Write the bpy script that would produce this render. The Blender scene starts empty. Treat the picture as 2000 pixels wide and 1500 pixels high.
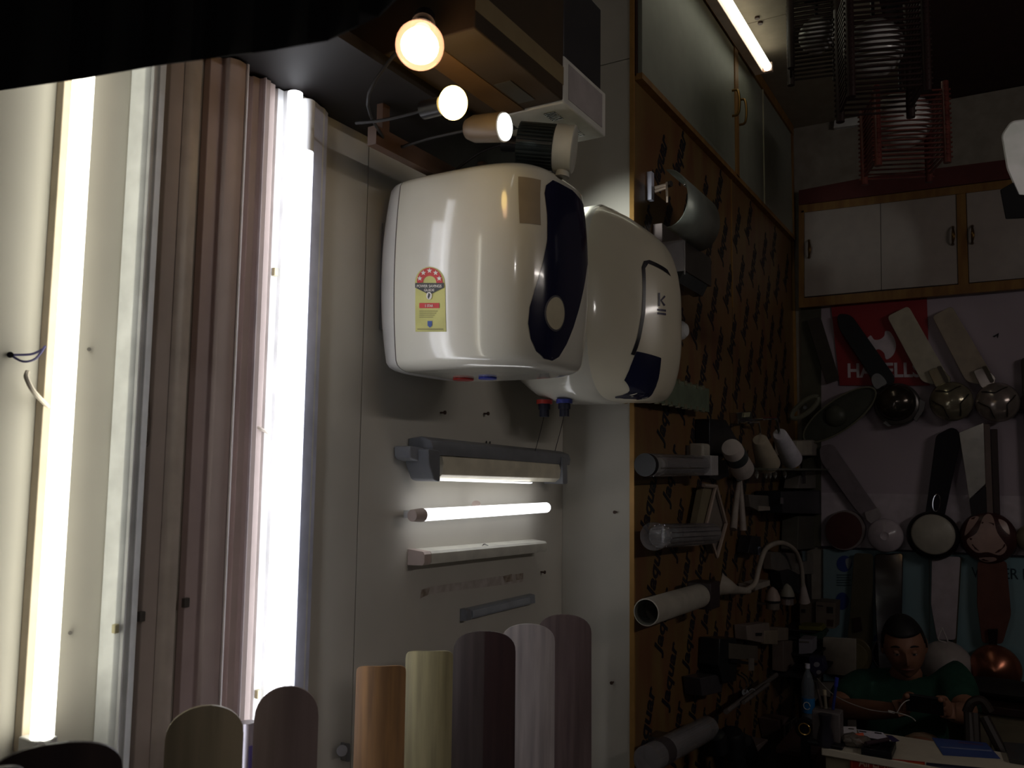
import bpy, bmesh, math, random
from mathutils import Vector, Matrix
from mathutils.bvhtree import BVHTree
random.seed(7)
R = math.radians
sc = bpy.context.scene
COL = sc.collection
# ------------------------------------------------------------------ camera, world, exposure
CZ = 1.70                                   # camera height
FPX, YAW, PITCH, ROLL = 1650.0, 30.6, 5.4, 0.75
cam = bpy.data.objects.new('camera', bpy.data.cameras.new('camera'))
COL.objects.link(cam)
cam.data.lens = 36.0 * FPX / 2000.0; cam.data.sensor_width = 36.0
cam.data.clip_start = 0.02
MC = Matrix.Rotation(R(YAW), 4, 'Z') @ Matrix.Rotation(R(90 + PITCH), 4, 'X') @ Matrix.Rotation(R(ROLL), 4, 'Z')
MC.translation = Vector((0, 0, CZ))
cam.matrix_world = MC
sc.camera = cam
cam.data.dof.use_dof = True; cam.data.dof.focus_distance = 2.2; cam.data.dof.aperture_fstop = 9.0
sc.view_settings.view_transform = 'Standard'
sc.view_settings.look = 'None'
sc.view_settings.gamma = 1.0
sc.view_settings.use_curve_mapping = False
sc.view_settings.exposure = 0.0
sc.cycles.max_bounces = 8
sc.cycles.transparent_max_bounces = 12
sc.cycles.sample_clamp_indirect = 3.0
sc.cycles.caustics_reflective = False
sc.cycles.caustics_refractive = False
world = bpy.data.worlds.new('world'); sc.world = world
world.use_nodes = True
world.node_tree.nodes['Background'].inputs[0].default_value = (0.30, 0.28, 0.27, 1)
world.node_tree.nodes['Background'].inputs[1].default_value = 0.030
E_WARM, E_COOL, E_SMALL, E_CEIL = 4.0, 3.6, 2.2, 2.2      # strengths of the lit tubes
E_BULB, E_YEL, E_SPOT = 7.0, 10.0, 3.0

def lamp(name, kind, loc, power, color, size=0.02, aim=None, spot=None, blend=0.5):
    l = bpy.data.lights.new(name, kind); l.energy = power; l.color = color
    if kind == 'SPOT':
        l.spot_size = R(spot); l.spot_blend = blend
    if kind in ('POINT', 'SPOT'): l.shadow_soft_size = size
    if kind == 'AREA': l.size = size
    o = bpy.data.objects.new(name, l); COL.objects.link(o); o.location = loc
    if aim is not None:
        o.rotation_euler = (Vector(aim) - Vector(loc)).to_track_quat('-Z', 'Y').to_euler()
    return o

# ------------------------------------------------------------------ pixel -> place
XL, XP, YR, YB = -1.10, -0.884, 2.15, 4.15       # left wall, papered wall, return face, back wall
ZS, ZCAB, ZTOP = CZ + 0.655, CZ + 1.10, CZ + 1.66  # loft shelf, cabinet underside, ceiling
CAMP = Vector((0, 0, CZ)); M3 = MC.to_3x3()
def ray(px, py): return (M3 @ Vector(((px - 1000) / FPX, -(py - 750) / FPX, -1.0)))
def hit(px, py, ax, val):
    d = ray(px, py); return CAMP + d * ((val - CAMP[ax]) / d[ax])
def L(px, py, off=0.0): return hit(px, py, 0, XL + off)
def P(px, py, off=0.0): return hit(px, py, 0, XP + off)
def B(px, py, off=0.0): return hit(px, py, 1, YB - off)
def RT(px, py, off=0.0): return hit(px, py, 1, YR - off)
def PT(px, py, z): return CAMP + ray(px, py) * z
def HZ(px, py, zz): return hit(px, py, 2, zz)
NRM = {L: Vector((1, 0, 0)), P: Vector((1, 0, 0)), B: Vector((0, -1, 0)), RT: Vector((0, -1, 0))}

# ------------------------------------------------------------------ materials (procedural)
def s2l(c):
    return tuple((v / 12.92 if v <= 0.04045 else ((v + 0.055) / 1.055) ** 2.4) for v in (x / 255.0 for x in c))
MATS = {}
def mat(name, rgb, rough=0.5, metal=0.0, var=0.10, scale=18.0, bump=0.0, coat=0.0, stretch=None, trans=0.0, alpha=1.0, ior=1.45, rgb2=None, emit=0.0):
    if name in MATS: return MATS[name]
    m = bpy.data.materials.new(name); m.use_nodes = True
    nt = m.node_tree; b = nt.nodes['Principled BSDF']
    c = s2l(rgb)
    tc = nt.nodes.new('ShaderNodeTexCoord'); mp = nt.nodes.new('ShaderNodeMapping')
    nt.links.new(tc.outputs['Object'], mp.inputs[0])
    if stretch: mp.inputs['Scale'].default_value = stretch
    nz = nt.nodes.new('ShaderNodeTexNoise'); nz.inputs['Scale'].default_value = scale; nz.inputs['Detail'].default_value = 3
    nt.links.new(mp.outputs[0], nz.inputs['Vector'])
    cr = nt.nodes.new('ShaderNodeValToRGB')
    c2 = s2l(rgb2) if rgb2 else tuple(min(1, v * (1 + var)) for v in c)
    c1 = c if rgb2 else tuple(v * (1 - var) for v in c)
    cr.color_ramp.elements[0].position = 0.35; cr.color_ramp.elements[1].position = 0.65
    cr.color_ramp.elements[0].color = (*c1, 1); cr.color_ramp.elements[1].color = (*c2, 1)
    nt.links.new(nz.outputs[0], cr.inputs[0]); nt.links.new(cr.outputs[0], b.inputs['Base Color'])
    b.inputs['Roughness'].default_value = rough; b.inputs['Metallic'].default_value = metal
    b.inputs['IOR'].default_value = ior
    if coat: b.inputs['Coat Weight'].default_value = coat; b.inputs['Coat Roughness'].default_value = 0.06
    if trans: b.inputs['Transmission Weight'].default_value = trans
    if alpha < 1: b.inputs['Alpha'].default_value = alpha
    if bump:
        bp = nt.nodes.new('ShaderNodeBump'); bp.inputs['Strength'].default_value = bump; bp.inputs['Distance'].default_value = 0.002
        nt.links.new(nz.outputs[0], bp.inputs['Height']); nt.links.new(bp.outputs[0], b.inputs['Normal'])
    if emit:
        b.inputs['Emission Color'].default_value = (*c, 1); b.inputs['Emission Strength'].default_value = emit
    MATS[name] = m
    return m
def emat(name, rgb, strength):
    if name in MATS: return MATS[name]
    m = mat(name, (240, 240, 240), 0.4); b = m.node_tree.nodes['Principled BSDF']
    b.inputs['Emission Color'].default_value = (*rgb, 1); b.inputs['Emission Strength'].default_value = strength
    return m
WHITE = mat('white_plastic', (225, 226, 226), 0.35)
OFFW = mat('off_white_enamel', (226, 224, 214), 0.4)
CREAM = mat('cream_plastic', (222, 214, 196), 0.45)
BLK = mat('black_plastic', (26, 26, 30), 0.35)
DBRN = mat('dark_brown', (60, 38, 34), 0.5)
CHROME = mat('chrome', (215, 215, 220), 0.12, 1.0, var=0.02)
STEEL = mat('brushed_steel', (150, 150, 152), 0.35, 1.0, var=0.05)
GLASS = mat('clear_glass', (235, 240, 240), 0.05, trans=0.92, var=0.0, alpha=0.55)
FROST = mat('frosted_glass', (205, 205, 200), 0.5, trans=0.35)
COPPER = mat('copper_metal', (176, 112, 88), 0.28, 0.85)
GOLD = mat('gold_strip', (172, 132, 74), 0.4, 0.3)
PALELAM = mat('wall_laminate', (200, 196, 186), 0.55, var=0.04, scale=6, bump=0.05)

# ------------------------------------------------------------------ mesh builder
class MB:
    def __init__(s): s.v = []; s.f = []
    def add(s, vs, fs):
        n = len(s.v); s.v += [Vector(v) for v in vs]; s.f += [tuple(i + n for i in f) for f in fs]; return s
    def box(s, a, b):
        (x0, y0, z0), (x1, y1, z1) = a, b
        x0, x1 = sorted((x0, x1)); y0, y1 = sorted((y0, y1)); z0, z1 = sorted((z0, z1))
        return s.add([(x0, y0, z0), (x1, y0, z0), (x1, y1, z0), (x0, y1, z0), (x0, y0, z1), (x1, y0, z1), (x1, y1, z1), (x0, y1, z1)],
                     [(0, 3, 2, 1), (4, 5, 6, 7), (0, 1, 5, 4), (1, 2, 6, 5), (2, 3, 7, 6), (3, 0, 4, 7)])
    def obox(s, c, ex, ey, ez):      # oriented box: centre and three half-edge vectors
        c, ex, ey, ez = map(Vector, (c, ex, ey, ez))
        vs = [c + ex * i + ey * j + ez * k for k in (-1, 1) for j in (-1, 1) for i in (-1, 1)]
        return s.add(vs, [(0, 2, 3, 1), (4, 5, 7, 6), (0, 1, 5, 4), (2, 6, 7, 3), (0, 4, 6, 2), (1, 3, 7, 5)])
    def prism(s, pts, off):
        n = len(pts); off = Vector(off); pts = [Vector(p) for p in pts]
        vs = pts + [p + off for p in pts]
        fs = [tuple(range(n)), tuple(range(2 * n - 1, n - 1, -1))]
        fs += [(i, i + n, (i + 1) % n + n, (i + 1) % n) for i in range(n)]
        return s.add(vs, fs)
    def slab(s, plane, pts, front, thick):   # polygon given in pixels, standing at 'front' off the plane
        return s.prism([plane(x, y, front) for x, y in pts], -NRM[plane] * thick)
    def lathe(s, prof, o, axis, seg=24, closed=True, ang=2 * math.pi):
        o = Vector(o); ax = Vector(axis).normalized()
        u = ax.orthogonal().normalized(); w = ax.cross(u)
        vs = []; n = len(prof)
        for i in range(seg):
            a = 2 * math.pi * i / seg; d = u * math.cos(a) + w * math.sin(a)
            vs += [o + d * r + ax * h for r, h in prof]
        fs = [(i * n + j, ((i + 1) % seg) * n + j, ((i + 1) % seg) * n + j + 1, i * n + j + 1) for i in range(seg) for j in range(n - 1)]
        if prof[0][0] > 1e-5 and closed: fs.append(tuple(i * n for i in range(seg))[::-1])
        if prof[-1][0] > 1e-5 and closed: fs.append(tuple(i * n + n - 1 for i in range(seg)))
        return s.add(vs, fs)
    def cyl(s, a, b, r, r2=None, seg=20):
        a, b = Vector(a), Vector(b)
        return s.lathe([(r, 0), (r if r2 is None else r2, (b - a).length)], a, b - a, seg)
    def sph(s, c, r, seg=20, rings=12):
        rx, ry, rz = r if isinstance(r, tuple) else (r, r, r); c = Vector(c)
        vs = [c + Vector((0, 0, rz))]
        for j in range(1, rings):
            t = math.pi * j / rings
            for i in range(seg):
                a = 2 * math.pi * i / seg
                vs.append(c + Vector((rx * math.sin(t) * math.cos(a), ry * math.sin(t) * math.sin(a), rz * math.cos(t))))
        vs.append(c - Vector((0, 0, rz)))
        fs = [(0, 1 + i, 1 + (i + 1) % seg) for i in range(seg)]
        for j in range(rings - 2):
            b = 1 + j * seg
            fs += [(b + i, b + seg + i, b + seg + (i + 1) % seg, b + (i + 1) % seg) for i in range(seg)]
        b = 1 + (rings - 2) * seg; last = len(vs) - 1
        fs += [(b + i, last, b + (i + 1) % seg) for i in range(seg)]
        return s.add(vs, fs)
    def tube(s, path, r, seg=8, steps=0):
        pts = [Vector(p) for p in path]
        if steps: pts = smooth(pts, steps)
        rr = r if isinstance(r, (list, tuple)) else [r] * len(pts)
        if len(rr) != len(pts):
            rr = [rr[min(len(rr) - 1, int(i / (len(pts) - 1) * (len(rr) - 1)))] + (rr[min(len(rr) - 1, int(i / (len(pts) - 1) * (len(rr) - 1)) + 1)] - rr[min(len(rr) - 1, int(i / (len(pts) - 1) * (len(rr) - 1)))]) * ((i / (len(pts) - 1) * (len(rr) - 1)) % 1) for i in range(len(pts))]
        vs = []; n = len(pts); u = None
        for i, p in enumerate(pts):
            t = (pts[min(n - 1, i + 1)] - pts[max(0, i - 1)]).normalized()
            u = t.orthogonal().normalized() if u is None else (u - t * u.dot(t)).normalized()
            w = t.cross(u)
            vs += [p + (u * math.cos(2 * math.pi * k / seg) + w * math.sin(2 * math.pi * k / seg)) * rr[i] for k in range(seg)]
        fs = [(i * seg + k, i * seg + (k + 1) % seg, (i + 1) * seg + (k + 1) % seg, (i + 1) * seg + k) for i in range(n - 1) for k in range(seg)]
        fs += [tuple(range(seg))[::-1], tuple((n - 1) * seg + k for k in range(seg))]
        return s.add(vs, fs)
    def text(s, body, o, xd, yd, width=None, height=None, thick=0.0004, shear=0.0, bold=0.0):
        vs, fs, w, h = text_geo(body, shear, bold)
        xd, yd = Vector(xd).normalized(), Vector(yd).normalized(); nd = xd.cross(yd); o = Vector(o)
        k = (width / w) if width else height / h
        ky = (height / h) if height else k
        return s.add([o + xd * (x * k) + yd * (y * ky) + nd * (z * thick) for x, y, z in vs], fs)
def smooth(pts, k):
    out = []; n = len(pts)
    for i in range(n - 1):
        p0, p1, p2, p3 = pts[max(0, i - 1)], pts[i], pts[i + 1], pts[min(n - 1, i + 2)]
        for j in range(k):
            t = j / k
            out.append(0.5 * ((2 * p1) + (p2 - p0) * t + (2 * p0 - 5 * p1 + 4 * p2 - p3) * t * t + (3 * p1 - p0 - 3 * p2 + p3) * t ** 3))
    out.append(pts[-1]); return out
_TX = {}
def text_geo(body, shear=0.0, bold=0.0):
    key = (body, shear, bold)
    if key in _TX: return _TX[key]
    cu = bpy.data.curves.new('t', 'FONT'); cu.body = body; cu.shear = shear; cu.extrude = 0.5; cu.offset = bold; cu.resolution_u = 3
    ob = bpy.data.objects.new('t', cu); COL.objects.link(ob)
    me = bpy.data.meshes.new_from_object(ob.evaluated_get(bpy.context.evaluated_depsgraph_get()))
    vs = [tuple(v.co) for v in me.vertices]; fs = [tuple(p.vertices) for p in me.polygons]
    bpy.data.objects.remove(ob); bpy.data.curves.remove(cu); bpy.data.meshes.remove(me)
    x0 = min(v[0] for v in vs); y0 = min(v[1] for v in vs)
    vs = [(v[0] - x0, v[1] - y0, v[2]) for v in vs]
    _TX[key] = (vs, fs, max(v[0] for v in vs), max(v[1] for v in vs)); return _TX[key]
def rpoly(pts, rad, n=6):           # round the corners of a pixel polygon
    out = []; m = len(pts)
    rads = rad if isinstance(rad, (list, tuple)) else [rad] * m
    for i in range(m):
        p0, p, p1 = Vector(pts[i - 1]), Vector(pts[i]), Vector(pts[(i + 1) % m]); r = rads[i]
        if r <= 0: out.append(tuple(p)); continue
        a = p + (p0 - p).normalized() * min(r, (p0 - p).length * 0.49); b = p + (p1 - p).normalized() * min(r, (p1 - p).length * 0.49)
        for k in range(n + 1):
            t = k / n; q = a * (1 - t) ** 2 + p * 2 * t * (1 - t) + b * t * t; out.append((q.x, q.y))
    return out
def spoly(pts, k=5):                # closed smooth curve through pixel points
    n = len(pts); P3 = [Vector((x, y)) for x, y in pts]; out = []
    for i in range(n):
        p0, p1, p2, p3 = P3[i - 1], P3[i], P3[(i + 1) % n], P3[(i + 2) % n]
        for j in range(k):
            t = j / k; q = 0.5 * ((2 * p1) + (p2 - p0) * t + (2 * p0 - 5 * p1 + 4 * p2 - p3) * t * t + (3 * p1 - p0 - 3 * p2 + p3) * t ** 3); out.append((q.x, q.y))
    return out
def ell(cx, cy, rx, ry, n=28, rot=0.0):
    c, s_ = math.cos(R(rot)), math.sin(R(rot))
    return [(cx + rx * math.cos(a) * c - ry * math.sin(a) * s_, cy + rx * math.cos(a) * s_ + ry * math.sin(a) * c) for a in (2 * math.pi * i / n for i in range(n))]

# ------------------------------------------------------------------ objects
def tagit(o, label, cat, group=None, kind=None):
    if label: o['label'] = label
    if cat: o['category'] = cat
    if group: o['group'] = group
    if kind: o['kind'] = kind
def thing(name, label, cat, loc, group=None):
    o = bpy.data.objects.new(name, None); COL.objects.link(o); o.location = loc; o.empty_display_size = 0.02
    tagit(o, label, cat, group); return o
def wloc(o):
    v = Vector((0, 0, 0))
    while o is not None: v += o.location; o = o.parent
    return v
def part(name, mb, m, parent=None, bevel=0.0, flat=False, label=None, loc=None, sub=0, angle=38, kind=None):
    base = wloc(parent) if parent is not None else Vector((0, 0, 0))
    if parent is None:
        if loc is None:
            xs = [v.x for v in mb.v]; ys = [v.y for v in mb.v]; zs = [v.z for v in mb.v]
            loc = Vector(((min(xs) + max(xs)) / 2, (min(ys) + max(ys)) / 2, min(zs)))
        base = Vector(loc)
    me = bpy.data.meshes.new(name); me.from_pydata([tuple(v - base) for v in mb.v], [], mb.f)
    bm = bmesh.new(); bm.from_mesh(me); bmesh.ops.recalc_face_normals(bm, faces=bm.faces); bm.to_mesh(me); bm.free()
    me.materials.append(m)
    if not flat:
        me.shade_smooth(); me.set_sharp_from_angle(angle=R(angle))
    o = bpy.data.objects.new(name, me); COL.objects.link(o)
    if parent is not None: o.parent = parent
    else: o.location = loc
    if bevel:
        md = o.modifiers.new('bevel', 'BEVEL'); md.width = bevel; md.segments = 2; md.limit_method = 'ANGLE'; md.angle_limit = R(40)
    if sub:
        md = o.modifiers.new('sub', 'SUBSURF'); md.levels = sub; md.render_levels = sub
    if label: o['label'] = label
    if kind: o['kind'] = kind
    return o
def single(name, mb, m, label, cat, group=None, kind=None, **k):
    o = part(name, mb, m, None, **k); tagit(o, label, cat, group, kind); return o
def struct(name, mb, m, **k):
    o = part(name, mb, m, None, **k); o['kind'] = 'structure'; return o
def raw_bvh(mb): return BVHTree.FromPolygons([tuple(v) for v in mb.v], mb.f)
def on_surface(bvh, px, py, step=(-2, 0)):
    for k in range(40):
        h = bvh.ray_cast(CAMP, ray(px + step[0] * k, py + step[1] * k).normalized())
        if h[0] is not None: return h[0]
    return None
def wrap(bvh, pts3, axis, off=0.0006, grid=0.008):
    """print a flat 3-D polygon onto a surface along axis"""
    ax = Vector(axis).normalized(); bm = bmesh.new()
    u = ax.orthogonal().normalized(); w = ax.cross(u)
    o0 = pts3[0]; far = -ax * 1.0
    f = bm.faces.new([bm.verts.new(p - ax * (p - o0).dot(ax) + far) for p in pts3])
    for d in (u, w):
        vals = [(v.co).dot(d) for v in bm.verts]; a = min(vals); b = max(vals); n = int((b - a) / grid)
        for i in range(1, n + 1):
            bmesh.ops.bisect_plane(bm, geom=bm.verts[:] + bm.edges[:] + bm.faces[:], plane_co=d * (a + i * grid), plane_no=d)
    dead = []
    for v in bm.verts:
        h = bvh.ray_cast(v.co, ax)
        if h[0] is None: dead.append(v)
        else:
            nn = h[1] if h[1].dot(ax) < 0 else -h[1]
            v.co = h[0] + nn * off
    bmesh.ops.delete(bm, geom=dead, context='VERTS')
    mb = MB(); bm.verts.index_update(); mb.add([v.co.copy() for v in bm.verts], [tuple(v.index for v in f.verts) for f in bm.faces]); bm.free()
    return mb

# ================================================================== THE SETTING
wl = struct('wall_left', MB().box((XL - 0.10, 0.02, 0), (XL - 0.012, YR + 0.10, ZTOP)), PALELAM)
ys = L(697, 1080).y
part('panel', MB().box((XL - 0.012, 0.02, 0.002), (XL, ys - 0.0012, ZTOP - 0.002)), PALELAM, wl)
part('panel', MB().box((XL - 0.012, ys + 0.0012, 0.002), (XL, YR - 0.0015, ZTOP - 0.002)), PALELAM, wl)
wr = struct('wall_return', MB().box((XL - 0.008, YR + 0.012, 0), (XP - 0.012, YB, ZTOP)), PALELAM)
zr = RT(1210, 119).z
part('panel', MB().box((XL - 0.008, YR, 0.002), (XP - 0.012, YR + 0.012, zr - 0.0015)), PALELAM, wr)
part('panel', MB().box((XL - 0.008, YR, zr + 0.0015), (XP - 0.012, YR + 0.012, ZTOP - 0.002)), PALELAM, wr)
struct('trim_1', MB().box((XP - 0.012, YR - 0.002, 0), (XP + 0.001, YR + 0.006, ZTOP - 0.003)), GOLD)
LINO = mat('dark_floor_tile', (70, 62, 58), 0.4)
struct('floor', MB().box((XL - 0.1, -1.2, -0.05), (2.0, YB + 0.1, 0)), LINO)
CEIL = mat('ceiling_board', (150, 140, 124), 0.85, var=0.06)
cl = struct('ceiling', MB().box((XL - 0.1, -1.2, ZTOP + 0.004), (2.0, YB + 0.1, ZTOP + 0.06)), mat('maroon_ceiling', (58, 34, 34), 0.8))
yj = HZ(1490, 38, ZTOP).y
part('panel', MB().box((XP - 0.01, yj + 0.002, ZTOP - 0.002), (-0.35, YB, ZTOP + 0.004)), CEIL, cl)
part('panel', MB().box((XP - 0.01, yj - 1.0, ZTOP - 0.002), (-0.35, yj - 0.002, ZTOP + 0.004)), CEIL, cl)
BACKW = mat('back_wall_sheet', (205, 198, 215), 0.6, var=0.05, scale=4)
struct('wall_back', MB().box((XL - 0.1, YB, 0), (2.0, YB + 0.1, ZTOP)), mat('back_wall_paint', (150, 142, 132), 0.8))
struct('wall_right', MB().box((1.9, -1.2, 0), (2.0, YB, ZTOP)), mat('right_wall_paint', (96, 84, 72), 0.8))
# ---- papered wall: kraft paper printed with one word over and over
PAPER = mat('kraft_paper', (126, 102, 62), 0.38, rgb2=(116, 78, 52), scale=5.0, stretch=(1, 2.6, 0.8), bump=0.05)
wp = struct('wall_papered', MB().box((XP - 0.012, YR + 0.006, 0), (XP - 0.006, YB, ZTOP)), DBRN)
ypj = P(1429, 500).y
part('panel', MB().box((XP - 0.006, YR + 0.007, 0.01), (XP, ypj - 0.002, ZCAB)), PAPER, wp)
part('panel', MB().box((XP - 0.006, ypj + 0.002, 0.01), (XP, YB - 0.002, ZCAB)), PAPER, wp)
zjt = P(1429, 600).z
part('joint_strip', MB().box((XP, ypj - 0.004, zjt), (XP + 0.003, ypj + 0.004, ZCAB)), GOLD, wp)
tx = MB()
inkdir = Vector((0, 0.50, 1)).normalized(); inky = Vector((0, -1, 0.25)).normalized()
row = 0; yy = YR - 1.05 - 0.138 * 6
while yy < YB + 0.05:
    zz = 0.55 + (row % 3) * 0.09
    while zz < ZCAB - 0.20:
        oy = yy + (zz - 0.55) * 0.50
        if YR + 0.075 < oy < YB - 0.13:
            tx.text('Jaquar', (XP + 0.0006, oy, zz), inkdir, inky, width=0.205, height=0.085, shear=0.3, bold=0.028, thick=0.0006)
        zz += 0.255
    yy += 0.138; row += 1
part('lettering', tx, mat('blue_black_ink', (22, 32, 40), 0.5, rgb2=(34, 26, 38), scale=3), wp, flat=True, kind='stuff')
# ================================================================== CABINETS
DOOR = mat('cabinet_laminate', (138, 140, 128), 0.5, var=0.04)
FRAME = mat('cabinet_wood_edge', (150, 112, 58), 0.5, rgb2=(128, 88, 46), scale=30, stretch=(1, 1, 0.2))
cb = thing('loft_cabinet', 'long high cabinet with pale doors above the yellow printed wall', 'cabinet', (XP, 3.1, ZCAB))
yc = [YR + 0.01] + [P(x, y).y for x, y in ((1429, 300), (1483, 380), (1541, 430))]
part('carcass', MB().box((XP, YR + 0.004, ZCAB), (XP + 0.006, yc[3] + 0.02, ZTOP - 0.003)), DBRN, cb)
part('bottom_rail', MB().box((XP, YR + 0.004, ZCAB - 0.012), (XP + 0.024, yc[3] + 0.02, ZCAB + 0.006)), FRAME, cb)
part('top_rail', MB().box((XP, YR + 0.004, ZTOP - 0.05), (XP + 0.026, yc[3] + 0.02, ZTOP - 0.004)), FRAME, cb)
part('stile', MB().box((XP, yc[1] - 0.022, ZCAB), (XP + 0.024, yc[1] + 0.022, ZTOP - 0.05)), FRAME, cb, 0.001)
part('stile', MB().box((XP, yc[3] - 0.012, ZCAB), (XP + 0.024, yc[3] + 0.02, ZTOP - 0.05)), FRAME, cb, 0.001)
for a, b, hy in ((yc[0] + 0.004, yc[1] - 0.026, yc[1] - 0.055), (yc[1] + 0.026, yc[2] - 0.004, yc[1] + 0.04), (yc[2] + 0.006, yc[3] - 0.016, None)):
    d = part('door', MB().box((XP + 0.006, a, ZCAB + 0.010), (XP + 0.020, b, ZTOP - 0.054)), DOOR, cb, 0.001)
    if hy:
        zc = ZCAB + 0.27
        part('handle', MB().tube([(XP + 0.020, hy, zc - 0.05), (XP + 0.042, hy, zc - 0.045), (XP + 0.048, hy, zc), (XP + 0.042, hy, zc + 0.045), (XP + 0.020, hy, zc + 0.05)], 0.005, 8, 5), mat('aged_brass', (120, 92, 50), 0.35, 0.9), d)
part('divider_strip', MB().box((XP + 0.004, yc[2] - 0.003, ZCAB + 0.006), (XP + 0.024, yc[2] + 0.004, ZTOP - 0.05)), mat('pale_edge', (190, 186, 160), 0.5), cb)
# back wall cabinet
CBY = 0.06
cb2 = thing('wall_cabinet', 'dark wall cabinet with three pale doors over the fan display', 'cabinet', B(1780, 570, CBY))
def bq(mb, pts, front, th): return mb.slab(B, pts, front, th)
part('carcass', bq(MB(), [(1562, 596), (1562, 402), (2060, 340), (2060, 545)], CBY - 0.016, CBY - 0.017), DBRN, cb2)
part('bottom_rail', bq(MB(), [(1560, 601), (1560, 583), (2060, 539), (2060, 558)], CBY + 0.014, 0.03), FRAME, cb2)
part('top_rail', bq(MB(), [(1560, 416), (1560, 401), (2060, 340), (2060, 356)], CBY + 0.006, 0.022), FRAME, cb2)
part('stile', bq(MB(), [(1872, 558), (1868, 380), (1886, 377), (1892, 556)], CBY + 0.006, 0.022), FRAME, cb2)
part('stile', bq(MB(), [(1560, 585), (1560, 412), (1570, 411), (1570, 584)], CBY + 0.006, 0.022), FRAME, cb2)
for q, hx, hy in ((([1571, 580], [1571, 411], [1719, 391], [1721, 566]), 1580, 486), (([1722, 566], [1720, 391], [1867, 373], [1871, 554]), 1861, 460), (([1893, 552], [1887, 371], [2060, 350], [2060, 538]), 1899, 458)):
    d = part('door', bq(MB(), [tuple(p) for p in q], CBY, 0.014), mat('cabinet_door_grey', (172, 162, 156), 0.5, var=0.04), cb2, 0.001)
    part('handle', MB().tube([B(hx, hy - 16, CBY), B(hx, hy - 14, CBY + 0.02), B(hx + 1, hy, CBY + 0.03), B(hx, hy + 14, CBY + 0.02), B(hx, hy + 17, CBY)], [0.007, 0.004, 0.008, 0.004, 0.007], 8, 4), mat('aged_brass', (120, 92, 50), 0.35, 0.9), d)
struct('trim_2', bq(MB(), [(1560, 400), (1560, 372), (1700, 345), (2060, 300), (2060, 338)], 0.07, 0.068), mat('maroon_beam', (92, 38, 36), 0.6))
single('light_strip', bq(MB(), [(1628, 250), (1630, 235), (1700, 224), (1700, 240)], 0.03, 0.03), WHITE, 'short white batten on the dark back wall beside the hanging slatted lamps', 'light')
# ---- left loft shelf
SHELF = mat('loft_laminate', (14, 9, 9), 0.6, var=0.06)
single('loft_shelf', MB().box((XL + 0.0005, 0.06, ZS), (-0.875, 1.70, ZS + 0.02)), SHELF, 'dark maroon loft shelf above the long tube lights and heaters', 'shelf')
# added dark sheet standing in for a finger blurred over the lens
va = thing('dark_standin', 'added black sheet darkening the upper left before the long tubes', 'dark_standin', (-0.62, 0.40, ZS - 0.1))
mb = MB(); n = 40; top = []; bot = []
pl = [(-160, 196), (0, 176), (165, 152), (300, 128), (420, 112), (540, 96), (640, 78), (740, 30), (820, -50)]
def sheet_x(t):
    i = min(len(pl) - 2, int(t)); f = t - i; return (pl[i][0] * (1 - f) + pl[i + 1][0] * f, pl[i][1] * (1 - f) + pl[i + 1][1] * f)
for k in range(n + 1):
    t = k / n * (len(pl) - 1.001); x, y = sheet_x(t); yd = 0.46 + 0.012 * math.sin(k * 1.3)
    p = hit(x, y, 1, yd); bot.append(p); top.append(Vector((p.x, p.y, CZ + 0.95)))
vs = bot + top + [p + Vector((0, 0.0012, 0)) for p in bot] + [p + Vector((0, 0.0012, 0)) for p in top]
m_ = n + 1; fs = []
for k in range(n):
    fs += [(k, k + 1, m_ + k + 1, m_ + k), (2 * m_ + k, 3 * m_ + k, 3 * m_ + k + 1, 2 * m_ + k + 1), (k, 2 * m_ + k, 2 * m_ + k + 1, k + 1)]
MATBLK = mat('matte_black', (12, 10, 13), 0.95)
part('cloth', MB().add(vs, fs), MATBLK, va)  # added dark sheet that blacks out the corner
part('rail', MB().cyl((XL, 0.468, CZ + 0.94), (-0.25, 0.468, CZ + 0.94), 0.012), DBRN, va)  # rail made up to carry the added sheet
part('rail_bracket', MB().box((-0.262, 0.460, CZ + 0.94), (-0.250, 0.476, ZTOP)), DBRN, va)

# ================================================================== LONG BATTENS ON THE LEFT WALL
def vbatten(prof, z0, z1):            # prof: list of (off from wall, Y)
    return MB().prism([(XL + x, y, z0) for x, y in prof], (0, 0, z1 - z0))
def Y_(px, off): return L(px, 1000, off).y
zlo, zhi = 0.95, CZ + 0.652
# A: warm tube on a slim base
ya, yb_ = Y_(66, 0.012), Y_(88, 0.012)
zA0, zA1 = L(100, 1468, 0.04).z, CZ + 0.65
A = thing('tube_light', 'brightest warm-white long tube at the far left on a cream base', 'tube light', (XL, ya, zA0), 'long tube lights on the left wall')
part('base', vbatten([(0.0005, ya), (0.014, ya + 0.002), (0.014, yb_), (0.0005, yb_ + 0.022)], zA0, zA1), mat('cream_base', (205, 190, 168), 0.5), A, 0.001)
yt = Y_(110, 0.040)
part('tube', MB().cyl((XL + 0.040, yt, zA0 + 0.02), (XL + 0.040, yt, zA1 - 0.02), 0.0135, seg=24), emat('lit_warm_tube', (1.0, 0.98, 0.84), E_WARM), A)
for z in (zA0, zA1 - 0.022): part('end_holder', MB().box((XL + 0.012, yt - 0.014, z), (XL + 0.052, yt + 0.014, z + 0.021)), WHITE, A, 0.002)
single('wire', MB().tube([L(20, 693, 0.004), L(60, 692, 0.012), L(84, 682, 0.016)], 0.0016, 6, 5).tube([L(20, 693, 0.004), L(45, 706, 0.016), L(70, 700, 0.02), L(88, 676, 0.016)], 0.0016, 6, 5), mat('violet_wire', (70, 66, 110), 0.5), 'thin violet wires twisted on the wall beside the leftmost tube', 'wire')
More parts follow.
